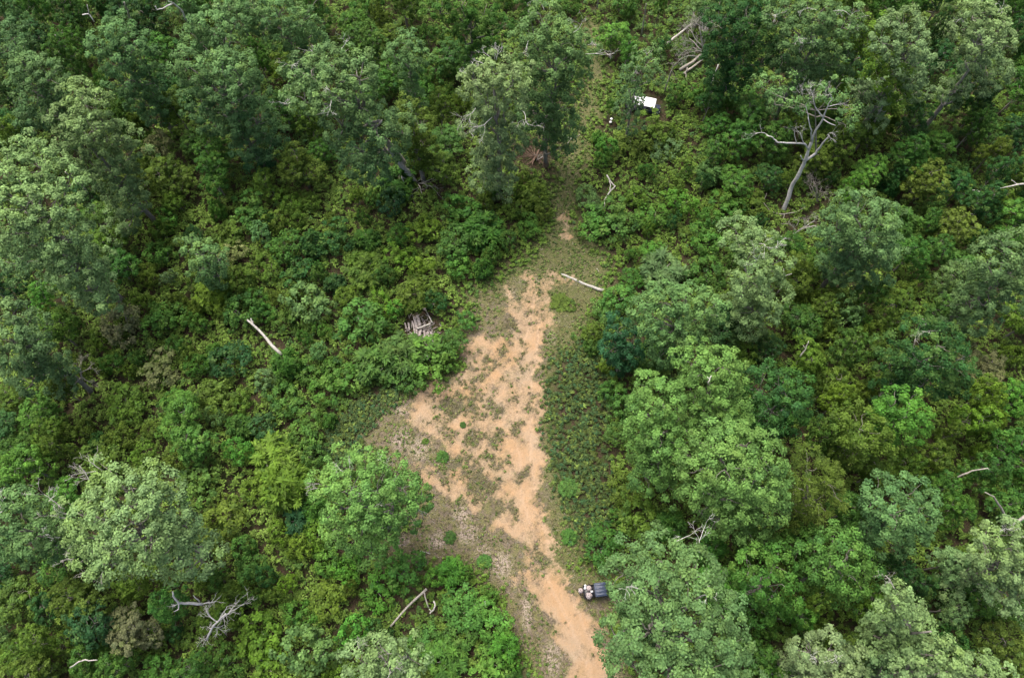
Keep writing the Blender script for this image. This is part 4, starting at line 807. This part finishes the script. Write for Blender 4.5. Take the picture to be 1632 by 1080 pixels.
# black one under the huge oak: rear end to the left
A = at(946, 940.5, 0); B = at(966, 938, 0); rz = math.atan2(B[1] - A[1], B[0] - A[0])
RB = at(947.6, 940, 1.9); zb = float(relief(A[0], A[1]))
UB = utv('small black open utility vehicle with ribbed slate roof, half hidden under the huge oak', (RB[0], RB[1], zb), rz, 1, 1.25, 1.42, M_ROOFB, M_BODY, 1.15, True)
LAND['black utility vehicle'] = (942, 940)
# white roofed one, upper right of the grass track
c4 = [at(*q, 1.94)[:2] for q in ((1011.5, 149), (1046.7, 156), (1044, 171), (1008.5, 163.2))]
mid = np.mean(c4, 0); ax = (c4[1] - c4[0]) + (c4[2] - c4[3]); rz2 = math.atan2(ax[1], ax[0]); rl = np.linalg.norm(ax) / 2; rw = (np.linalg.norm(c4[0] - c4[3]) + np.linalg.norm(c4[1] - c4[2])) / 2
print('roof', rl, rw, math.degrees(rz2))
o2 = mid - np.array([math.cos(rz2), math.sin(rz2)]) * rl / 2
UW = utv('dark blue utility vehicle with flat white roof in the scrub beside the track', (o2[0], o2[1], float(relief(*mid))), rz2, 2, rl, rw, M_ROOFW, M_NAVY, 1.0, False)
LAND['white roofed vehicle'] = (1028, 165)

M_SACK = None
def sack_material(name, c0, c1, c2):
    m, nt, p = new_mat(name); tc = nt.nodes.new("ShaderNodeTexCoord"); f = noise(nt, 9.0, 2, .5, tc.outputs["Object"], 1.5)
    nt.links.new(ramp(nt, f, [(0.40, c2), (0.49, c1), (0.56, c0)]), p.inputs["Base Color"]); p.inputs["Roughness"].default_value = .7; return m
M_SACK = sack_material('mottled_cloth', (0.48, 0.44, 0.44), (0.27, 0.22, 0.22), (0.05, 0.04, 0.045))
M_SACK2 = sack_material('pinkish_cloth', (0.42, 0.37, 0.36), (0.34, 0.29, 0.28), (0.20, 0.165, 0.16))
M_JUG = plain('white_plastic', (0.80, 0.82, 0.84), .35, 0, .04)
def lathe(name, label, cat, loc, prof, mat, group=None, n=20, wob=0.0, seed=0, tilt=(0, 0)):
    rng = np.random.default_rng(seed); a = np.linspace(0, 2 * np.pi, n, endpoint=False); w = 1 + wob * np.sin(a * 3 + 1) + wob * .6 * np.sin(a * 5 + 2) + rng.uniform(-wob, wob, n) * .5
    g = Geo(); g.grid(np.array([[(r * w[j] * math.cos(t), r * w[j] * math.sin(t), z) for j, t in enumerate(a)] for r, z in prof]))
    o = g.build(name, mat, smooth=True); o.location = loc; o.rotation_euler = (tilt[0], tilt[1], 0); tag(o, label, cat, group); return o
bag = lambda r, h: [(.01, 0), (r * .8, .0), (r, h * .25), (r * .98, h * .55), (r * .75, h * .85), (r * .35, h), (r * .12, h * 1.08), (.01, h * 1.1)]
zbed = zb + .84
for lb, q, r, h, m, z in [('round mottled white bag hanging off the rear rack of the black vehicle', (926, 940.5), .30, .42, M_SACK, zb + .70), ('larger mottled white bag in the lower corner of the black vehicle bed', (939, 948.5), .37, .40, M_SACK, zbed),
                       ('plain pinkish round bag in the upper half of the black vehicle bed', (939, 936.5), .30, .42, M_SACK2, zbed)]:
    p = at(q[0], q[1], z + h); lathe('bag', lb, 'bag', (p[0], p[1], z), bag(r, h), m, 'bags on the black vehicle', wob=.06, seed=int(q[0]))
jug = [(.01, 0), (.13, 0), (.14, .05), (.14, .2), (.10, .28), (.045, .31), (.045, .35), (.01, .355)]
for lb, q in [('small white jug nearest the upper corner of the black vehicle bed', (933, 932.5)), ('small white jug just below another jug, left side of the black vehicle bed', (932.6, 936.8)), ('small white jug between the two bags in the black vehicle bed', (943.5, 942))]:
    p = at(q[0], q[1], zbed + .3); lathe('jug', lb, 'jug', (p[0], p[1], zbed), jug, M_JUG, 'jugs in the black vehicle bed')
for lb, q in [('white bucket in the weeds left of the white roofed vehicle, upper of two', (974.5, 189.5)), ('white bucket in the weeds left of the white roofed vehicle, lower of two', (973.2, 194.5))]:
    p = at(q[0], q[1], .3); lathe('bucket', lb, 'bucket', (p[0], p[1], float(relief(p[0], p[1]))), [(.01, 0), (.15, 0), (.19, .38), (.20, .38), (.20, .40), (.01, .40)], M_JUG, 'white buckets')
p = at(773.5, 961.5, 1.0); o = lathe('bag', 'crumpled pale litter bag caught in the bush left of the lower track', 'bag', (p[0], p[1], 1.5), bag(.26, .25), M_JUG, wob=.12, seed=3, tilt=(.4, .5))

# ------------------------------------------------------------------ shrubs, saplings, small trees: many, each its own object
GRID = ["DGDGGGGGLGDGOGPD", "DGGDGDGOGGGDSODG", "OGOGDGOOGOLGDODD", "GOOOOOGGOLGGOLGO", "DOOOGGYGLGGGGOGL", "OOGOGGLGGGGDOOGY",
        "OOGLGGGGGGGDDOGY", "GOOYGGGGGOGGOYOG", "DGOYYGGGGOGGOOGG", "GOGOGGLLGGGGGGDG", "OGGOYGLLGGGGGMDG"]
# how tall the growth is, 0 low scrub ... 9 forest
HGT = ["8888776446678899", "8877766433356789", "7655554312344567", "6433333211223455", "6432222100135666", "5332221000246777", "4322221000256777", "4332210000267877", "5433210000278887", "5443320000378887", "5443331001378888"]
def cell(G, px, py):
    i = int(np.clip(py / 98.2, 0, 10)); j = int(np.clip(px / 102.0, 0, 15)); return G[i][j]
RNG = np.random.default_rng(2024)
def proto_mesh(kind, seed, r, h, colour='G'):
    """returns (crown object, stem object) at the origin, not linked to any thing yet"""
    rng = np.random.default_rng(seed); g, gw = Geo(), Geo()
    if kind == 'tree':
        lobes = []; nlb = 7
        for i in range(nlb):
            f = i / nlb; a = rng.uniform(0, 6.28); q = r * (.55 if f < .8 else .25) * rng.uniform(.6, 1.1); z = h * (.45 + .48 * f)
            lobes.append((q * math.cos(a), q * math.sin(a), z, r * rng.uniform(.42, .60) * (1 - .25 * f), rng.normal(0, .08)))
        tp = bend((0, 0, -.2), (rng.normal() * .2, rng.normal() * .2, h * .85), 9, .15, rng); gw.tube(tp, np.linspace(.16, .04, 9), 6, rng=rng)
        lf = lambda z: np.array([np.interp(np.clip(z, .5, h * .8), tp[:, 2], tp[:, i]) for i in range(3)])
        crown_geo(g, gw, lobes, rng, .62, 52, .27, 0, 1.05, lf, .07, .3)
    elif kind == 'shrub':
        lobes = []
        for i in range(5):
            a = rng.uniform(0, 6.28); q = r * rng.uniform(.2, .6); lobes.append((q * math.cos(a), q * math.sin(a), h * rng.uniform(.35, .75), r * rng.uniform(.40, .62), rng.normal(0, .1)))
        for i in range(4): a = rng.uniform(0, 6.28); gw.tube(bend((0, 0, -.1), (r * .4 * math.cos(a), r * .4 * math.sin(a), h * .6), 5, .1, rng), np.linspace(.06, .02, 5), 5)
        crown_geo(g, None, lobes, rng, .50, 44, .22, 0, 1.1, None, .04, .35)
    elif kind == 'frond':                             # rosettes of long narrow leaves
        for i in range(4): a = rng.uniform(0, 6.28); gw.tube(bend((0, 0, -.1), (r * .4 * math.cos(a), r * .4 * math.sin(a), h * .7), 5, .1, rng), np.linspace(.05, .02, 5), 5)
        K = int(12 + r * 12); a = rng.uniform(0, 6.28, K); q = r * .9 * np.sqrt(rng.uniform(0, 1, K)); C = np.stack([q * np.cos(a), q * np.sin(a), h * (.95 - .55 * (q / r) ** 2) * rng.uniform(.75, 1.1, K)], 1)
        add_clump(g, C, C * np.array([1, 1, .2]) + np.array([0, 0, 1.0]), np.full(K, .50) * rng.uniform(.7, 1.2, K), 34, .42, rng, 0.0, style=1)
        K2 = K * 2; a = rng.uniform(0, 6.28, K2); q = r * .9 * np.sqrt(rng.uniform(0, 1, K2)); C = np.stack([q * np.cos(a), q * np.sin(a), h * .5 * rng.uniform(.3, 1.1, K2)], 1)
        add_clump(g, C, C + np.array([0, 0, .5]), np.full(K2, .5), 14, .32, rng, -.15)
    crown = g.build('crown' if kind == 'tree' else 'foliage', M_LEAF); stem = gw.build('trunk' if kind == 'tree' else 'stems', M_BARK)
    COL.objects.unlink(crown); COL.objects.unlink(stem)
    return crown, stem, r, h
PROTO = {k: [proto_mesh(k, 300 + 17 * i + len(k), r, h) for i in range(n)] for k, n, r, h in (('tree', 7, 2.9, 9.0), ('shrub', 7, 1.7, 2.8), ('frond', 4, 1.5, 2.4))}

placed = []           # x, y, r, h
def put(kind, x, y, r, h, colour, tone=None):
    crown, stem, r0, h0 = PROTO[kind][RNG.integers(len(PROTO[kind]))]
    nm = {'tree': 'young_tree', 'shrub': 'shrub', 'frond': 'sumac_shrub'}[kind]
    o = empty(nm, (x, y, float(relief(x, y)) - .05), RNG.uniform(0, 6.28)); s = r / r0; o.scale = (s, s, h / h0)
    for src in (crown, stem):
        c = src.copy(); COL.objects.link(c); c.parent = o
        if src is crown: c.color = tone if tone else col_of(colour, RNG)
    u, v, sc_ = proj(x, y, h * .7); PLANTS.append((o, kind, colour, r, u, v)); placed.append((x, y, r, h)); return o
# bushes one can point at in the clearing and on its rim (pixel, kind, radius, height, colour)
HAND = [(705, 728, 'frond', .7, .4, 'G'), (738, 677, 'frond', .36, .25, 'G'), (678, 703, 'frond', .38, .3, 'O'), (907, 778, 'frond', 1.1, .9, 'M'), (907, 855, 'frond', .85, .7, 'M'), (717, 856, 'frond', .7, .3, 'G'), (772, 895, 'frond', .75, .5, 'M'),
        (748, 513, 'shrub', 1.35, 1.6, 'M'), (893, 482, 'frond', 1.2, .4, 'O'), (903, 488, 'shrub', 1.1, .4, 'O'), (570, 520, 'shrub', 3.3, 4.2, 'M'), (690, 580, 'shrub', 3.4, 3.4, 'L'), (722, 555, 'shrub', 2.2, 2.8, 'M'), (640, 560, 'frond', 2.6, 3.2, 'M'), (600, 580, 'frond', 2.7, 3.4, 'M'), (655, 610, 'shrub', 1.8, 2.0, 'G'),
        (980, 622, 'shrub', 1.7, 3.0, 'M'), (965, 588, 'shrub', .9, 2.4, 'Y'), (992, 655, 'shrub', 2.0, 3.5, 'M'), (985, 700, 'shrub', 1.9, 3.0, 'M'), (985, 470, 'shrub', 2.2, 3.0, 'M'), (963, 500, 'shrub', 1.8, 2.2, 'M'), (640, 410, 'shrub', 2.0, 4.0, 'Y'), (715, 385, 'shrub', 2.6, 4.0, 'M'),
        (735, 425, 'shrub', 1.9, 3.0, 'L'), (1190, 10, 'tree', 3.2, 10, 'D'), (945, 355, 'shrub', 2.4, 2.6, 'M'), (985, 350, 'shrub', 2.8, 3.4, 'M'), (750, 965, 'shrub', 2.6, 2.8, 'M'), (785, 985, 'shrub', 2.2, 2.4, 'L'), (732, 995, 'shrub', 2.2, 2.2, 'M'), (640, 900, 'shrub', 2.4, 3.0, 'M'), (602, 937, 'shrub', 2.2, 2.4, 'L'),
        (676, 1018, 'shrub', 1.9, 1.6, 'M'), (710, 1050, 'frond', 2.2, 2.2, 'L'), (780, 1060, 'shrub', 2.0, 1.8, 'L'), (250, 235, 'shrub', 2.2, 6.0, 'T'), (215, 300, 'tree', 2.4, 8, 'O'), (185, 510, 'shrub', 2.8, 4.6, 'T'), (455, 775, 'frond', 2.6, 5.0, 'Y'), (440, 850, 'shrub', 1.3, 3.5, 'Y'), (460, 935, 'shrub', 1.2, 3.4, 'Y'),
        (975, 60, 'tree', 2.8, 6, 'L'), (1045, 205, 'shrub', 2.7, 3.4, 'O'), (1060, 235, 'shrub', 2.0, 2.4, 'S'), (1480, 290, 'tree', 2.8, 8, 'O'), (1450, 250, 'tree', 2.7, 8, 'G'), (1350, 500, 'shrub', 2.0, 7, 'S'), (420, 250, 'shrub', 2.6, 4.0, 'B'), (255, 400, 'shrub', 2.0, 4.0, 'L'), (290, 660, 'tree', 2.8, 7, 'L'), (310, 700, 'tree', 2.6, 6.5, 'M'),
        (500, 480, 'shrub', 2.8, 4.6, 'S'), (1085, 322, 'shrub', 2.2, 4.4, 'L'), (380, 20, 'tree', 3, 12, 'P'), (40, 745, 'tree', 2.8, 9, 'L'), (130, 950, 'tree', 3, 8, 'O'), (160, 985, 'tree', 3, 8, 'B'), (215, 1000, 'tree', 2.6, 7, 'T'), (500, 1030, 'shrub', 2.8, 6, 'S'), (560, 1010, 'shrub', 1.8, 4.5, 'L')]
for px, py, k, r, h, c in HAND:
    p = at(px, py, h * .6); put(k, p[0], p[1], r, h, c)
DISC = np.array(TREE_DISCS)
cand = 0; ntree = nshrub = 0
NT, NS = 165, 290
keep_clear = [(672, 522, 30), (942, 941, 34), (1028, 168, 30), (420, 537, 22), (925, 450, 20), (855, 248, 26), (1115, 68, 22), (652, 968, 16), (973, 192, 8), (690, 965, 10), (1097, 105, 18), (1080, 55, 16), (1250, 335, 16), (1301, 312, 16), (1283, 362, 22), (973, 305, 14), (672, 295, 18), (1137, 122, 12), (1026, 32, 12), (1150, 560, 6)]
def try_put(want_tree, px, py, shrink=1.0):
    hg = int(cell(HGT, px, py)); 
    if want_tree:
        h = RNG.uniform(.75, 1.25) * (3.0 + hg * .75); r = RNG.uniform(1.5, 2.6) * shrink
        if hg < 4: return False
    else:
        h = RNG.uniform(1.6, 3.2) + hg * .35; r = RNG.uniform(1.0, 2.4) * shrink
    p = at(px, py, h * .6); x, y = p[0], p[1]
    if poly_sd(np.array([[x, y]]), OPEN)[0] < r * .75: return False
    if any(poly_sd(np.array([[x, y]]), q)[0] < r * .5 for q in LOW): return False
    if line_d(np.array([[x, y]]), TRACK)[0] < 1.8 + r * .8: return False
    for kx, ky, kr in keep_clear:
        if math.hypot(px - kx, (py - ky)) < kr + r * 9: return False
    if np.any(np.hypot(DISC[:, 0] - px, DISC[:, 1] - py) < DISC[:, 2] * 1.0 + r * 2.5): return False
    A = np.array(placed)
    if len(A) and np.any(np.hypot(A[:, 0] - x, A[:, 1] - y) < .72 * (A[:, 2] + r)): return False
    col = cell(GRID, px + RNG.normal() * 55, py + RNG.normal() * 50)
    if RNG.uniform() < .34: col = RNG.choice(list('GGDOOLMSYBPT'), p=[.17, .14, .10, .13, .10, .08, .09, .07, .05, .03, .02, .02])
    k = 'tree' if want_tree else ('frond' if RNG.uniform() < .22 else 'shrub')
    put(k, x, y, r, h, str(col)); return True
for it in range(9000):
    if ntree >= NT: break
    if try_put(True, RNG.uniform(-5, 1637), RNG.uniform(-8, 1085) ** 1.0, 1.15 if it < 2500 else .85): ntree += 1
for it in range(12000):
    if nshrub >= NS: break
    if try_put(False, RNG.uniform(-5, 1637), RNG.uniform(-5, 1085), 1.25 if it < 2500 else .85): nshrub += 1
print('trees', ntree, 'shrubs', nshrub, 'plants', len(PLANTS))

# ------------------------------------------------------------------ labels that single each plant out
def direction(du, dv):
    a = math.degrees(math.atan2(-dv, du)) % 360
    return ['right of', 'up right of', 'above', 'up left of', 'left of', 'down left of', 'below', 'down right of'][int(((a + 22.5) % 360) // 45)]
KW = {'tree': 'young tree', 'shrub': 'leafy shrub', 'frond': 'spiky leaved shrub'}
ORD = ['', 'second ', 'third ', 'fourth ', 'fifth ', 'sixth ', 'seventh ', 'eighth ', 'ninth ', 'tenth ', 'eleventh ', 'twelfth ']
groups = {}
for o, kind, colr, r, u, v in PLANTS:
    nm, (lu, lv) = min(LAND.items(), key=lambda q: math.hypot(q[1][0] - u, q[1][1] - v))
    size = 'small' if r < (1.35 if kind != 'tree' else 2.2) else ('broad' if r > (2.1 if kind != 'tree' else 2.9) else '')
    groups.setdefault((size, colr, kind, nm, direction(u - lu, v - lv)), []).append((math.hypot(u - lu, v - lv), o))
for (size, colr, kind, nm, dr), L in groups.items():
    L.sort(key=lambda q: q[0])
    for i, (d, o) in enumerate(L):
        base = f"{size + ' ' if size else ''}{CW[colr]} {KW[kind]} {dr} the {nm}"
        tag(o, base if len(L) == 1 else ORD[i] + 'nearest ' + base, {'tree': 'tree'}.get(kind, 'bush'), {'tree': 'young trees of the regrowing wood', 'shrub': 'shrubs of the thicket', 'frond': 'spiky leaved shrubs of the thicket'}[kind])

# ------------------------------------------------------------------ undergrowth: one tangled mass nobody could count
def undergrowth():
    rng = np.random.default_rng(77)
    n = 62000; lo, hi = VIEW.min(0), VIEW.max(0)
    P = rng.uniform(lo, hi, (n * 2, 2)); P = P[poly_sd(P, VIEW) < 0][:n]
    od = open_d(P); keep = od > rng.uniform(-1.0, .8, len(P)); P, od = P[keep], od[keep]
    for q in LOW:                                     # the mat of low growth beside the clearing is closer and finer
        X = rng.uniform(q.min(0) - 2, q.max(0) + 2, (2600, 2)); w = poly_sd(X, q) + .8 * np.sin(X[:, 0] * 1.3 + 1) * np.sin(X[:, 1] * 1.1) + rng.normal(0, .6, len(X))
        X = X[(w < .5) & (open_d(X) > rng.uniform(-1.3, .6, len(X)))]; P = np.vstack([P, X]); od = np.concatenate([od, open_d(X)])
    u, v, s = proj(P[:, 0], P[:, 1], 0.5)
    # mounds and hollows
    f = np.sin(P[:, 0] * .61 + 1.1 * np.sin(P[:, 1] * .37)) * np.sin(P[:, 1] * .53 + 1.3 * np.sin(P[:, 0] * .29)) ; f2 = np.sin(P[:, 0] * 1.7 + 2 * np.sin(P[:, 1] * .9)) * np.sin(P[:, 1] * 1.5 + 2)
    ux = np.clip(np.maximum(.06, .55 + .38 * f + .28 * f2), 0, 1.3)
    hmap = np.array([int(cell(HGT, a, b)) for a, b in zip(u, v)])
    hmax = (.7 + .22 * np.minimum(hmap, 5)) * np.clip((od + .4) / 5.0, .22, 1)
    td = line_d(P, TRACK); hmax = np.where(td < 3.0, np.minimum(hmax, .22 + .12 * td), hmax)
    low = np.zeros(len(P), bool)
    for q in LOW: lw = poly_sd(P, q); hmax = np.where(lw < 1.0, np.minimum(hmax, .62 + .3 * f2), hmax); low |= lw < 1.0
    bare = (f + .6 * f2 < -1.15) | (rng.uniform(size=len(P)) < .04)
    for kx, ky, kr in keep_clear[:2] + [(1029, 179, 34), (973, 192, 8), (855, 248, 24)]: bare |= np.hypot(u - kx, v - ky) < kr
    # the grass track keeps going up through the scrub
    k = ~bare; low = low[k]; P, od, ux, hmax, u, v, hmap = P[k], od[k], ux[k], hmax[k], u[k], v[k], hmap[k]
    for kx, ky, kr in keep_clear[3:]: hmax = np.where(np.hypot(u - kx, v - ky) < kr, np.minimum(hmax, .6), hmax)
    z = relief(P[:, 0], P[:, 1]) + hmax * ux * rng.uniform(.35, 1.0, len(P)) + .1
    C = np.stack([P[:, 0], P[:, 1], z], 1); R = rng.uniform(.35, .72, len(P)) * np.clip(.55 + .45 * hmax, .5, 1)
    cl = np.array([cell(GRID, a, b) for a, b in zip(u + rng.normal(size=len(u)) * 30, v + rng.normal(size=len(u)) * 30)])
    tm = dict(G=-.08, D=-.35, B=-.5, P=.15, O=.30, Y=.5, L=.05, T=.5, S=-.05, M=0.0)
    tn = np.array([tm[c] for c in cl]) + .22 * np.sin(P[:, 0] * .33 + 2.0) * np.sin(P[:, 1] * .41) + rng.normal(0, .12, len(P))
    tn = np.where(low, np.where(rng.uniform(size=len(P)) < .3, .25, -.5) + rng.normal(0, .2, len(P)), tn); R = np.where(low, R * rng.uniform(.45, .9, len(P)), R)
    gl = Geo(); Dl = np.zeros((int(low.sum()), 3)); Dl[:, 2] = 1; ls = rng.uniform(size=int(low.sum())) < .5
    add_clump(gl, C[low][ls], Dl[ls], R[low][ls], 18, .22, rng, tn[low][ls]); add_clump(gl, C[low][~ls], Dl[~ls], R[low][~ls], 18, .34, rng, tn[low][~ls] + .1, style=1)
    ol = gl.build('ground_cover', M_UNDER); ol.color = (.052, .074, .017, 1); tag(ol, kind='stuff')
    C, R, tn = C[~low], R[~low], tn[~low]; low = np.zeros(len(C), bool); P = C
    g = Geo(); sel = rng.uniform(size=len(P)) < np.where(low, .5, .82)
    D = np.zeros_like(C); D[:, 2] = 1
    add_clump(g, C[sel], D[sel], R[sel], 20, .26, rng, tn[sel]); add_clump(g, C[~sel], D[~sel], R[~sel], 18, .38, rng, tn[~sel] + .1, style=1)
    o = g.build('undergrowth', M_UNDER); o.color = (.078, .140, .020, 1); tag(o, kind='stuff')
    print('undergrowth faces', len(o.data.polygons))
undergrowth()

# ------------------------------------------------------------------ weeds and thin grass in the clearing
def weeds():
    rng = np.random.default_rng(99); lo, hi = OPEN.min(0) - 1, OPEN.max(0) + 1; hi2 = np.array([hi[0], 118.0])
    P = rng.uniform(lo, hi2, (96000, 2)); od = open_d(P); sv = sand_value(P)
    f = np.sin(P[:, 0] * .9 + 1.3 * np.sin(P[:, 1] * .6)) * np.sin(P[:, 1] * .8 + 1.7)
    isl = np.zeros(len(P)); Q = warp(P)
    for bx, by, rx, ry in BLOBS:
        c = at(bx, by)[:2]; isl = np.maximum(isl, np.hypot((Q[:, 0] - c[0]) / (rx / 13.5), (Q[:, 1] - c[1]) / (ry / 12.0)) < rng.uniform(.6, 1.15, len(P)))
    pr = np.where(isl > 0, 1.3, np.where(sv > .1, .012, np.where(sv > -.4, .25, .55 + .3 * f))) * np.where(od > .6, 0, 1) * np.where(od > -1.0, 1.3, 1)
    k = rng.uniform(size=len(P)) < pr * .42; P, od, sv, f = P[k], od[k], sv[k], f[k]
    C = np.stack([P[:, 0], P[:, 1], relief(P[:, 0], P[:, 1]) + .03], 1)
    u, v, _ = proj(P[:, 0], P[:, 1], 0)
    green = np.clip(.25 + .35 * f + np.where(v < 450, .6, 0) + np.where(od > -1.2, .35, 0) - np.where((v > 800) & (u < 820), .25, 0), 0, 1)
    g = Geo(); D = np.zeros_like(C); D[:, 2] = 1
    isg = rng.uniform(size=len(P)) < np.where(isl[k] > 0, .12, green)
    add_clump(g, C[isg], D[isg], rng.uniform(.10, .28, isg.sum()), 9, .20, rng, rng.uniform(0, .5, isg.sum()), style=0)
    o = g.build('weeds', M_UNDER); o.color = (.060, .088, .026, 1); tag(o, kind='stuff')
    g = Geo(); q = ~isg
    add_clump(g, C[q], D[q], rng.uniform(.08, .24, q.sum()), 10, .20, rng, rng.uniform(.0, .25, q.sum()), style=1)
    o = g.build('dry_grass', M_DRY); tag(o, kind='stuff')
    # bits of dead twig
    g = Geo(); n = 900; P = rng.uniform(lo, hi, (n * 6, 2)); P = P[(poly_sd(P, OPEN) < .3) & (sand_value(P) < -.2)]; u, v, _ = proj(P[:, 0], P[:, 1], 0)
    P = P[(rng.uniform(size=len(P)) < np.where((v > 820) | (u < 720), .8, .2))][:n]
    for p in P:
        a = rng.uniform(0, 6.28); L = rng.uniform(.15, .7); z = float(relief(*p)) + .05; d = np.array([math.cos(a), math.sin(a), rng.normal() * .1]) * L
        A = np.array([*p, z]); g.tube([A, A + d * .5 + rng.normal(size=3) * .03 * np.array([1, 1, 0]), A + d], [.018, .02, .01], 3, cap=False)
    tag(g.build('fallen_twigs', M_PALE), kind='stuff')
M_DRY = leaf_material('dry_grass_blades', False, (0.13, 0.112, 0.062), .8, .1, .1)
weeds()

for o in bpy.data.objects:
    if o.get('label') and not 4 <= len(o['label'].replace('-', ' ').split()) <= 16: print('LONG', len(o['label'].split()), o['label'])
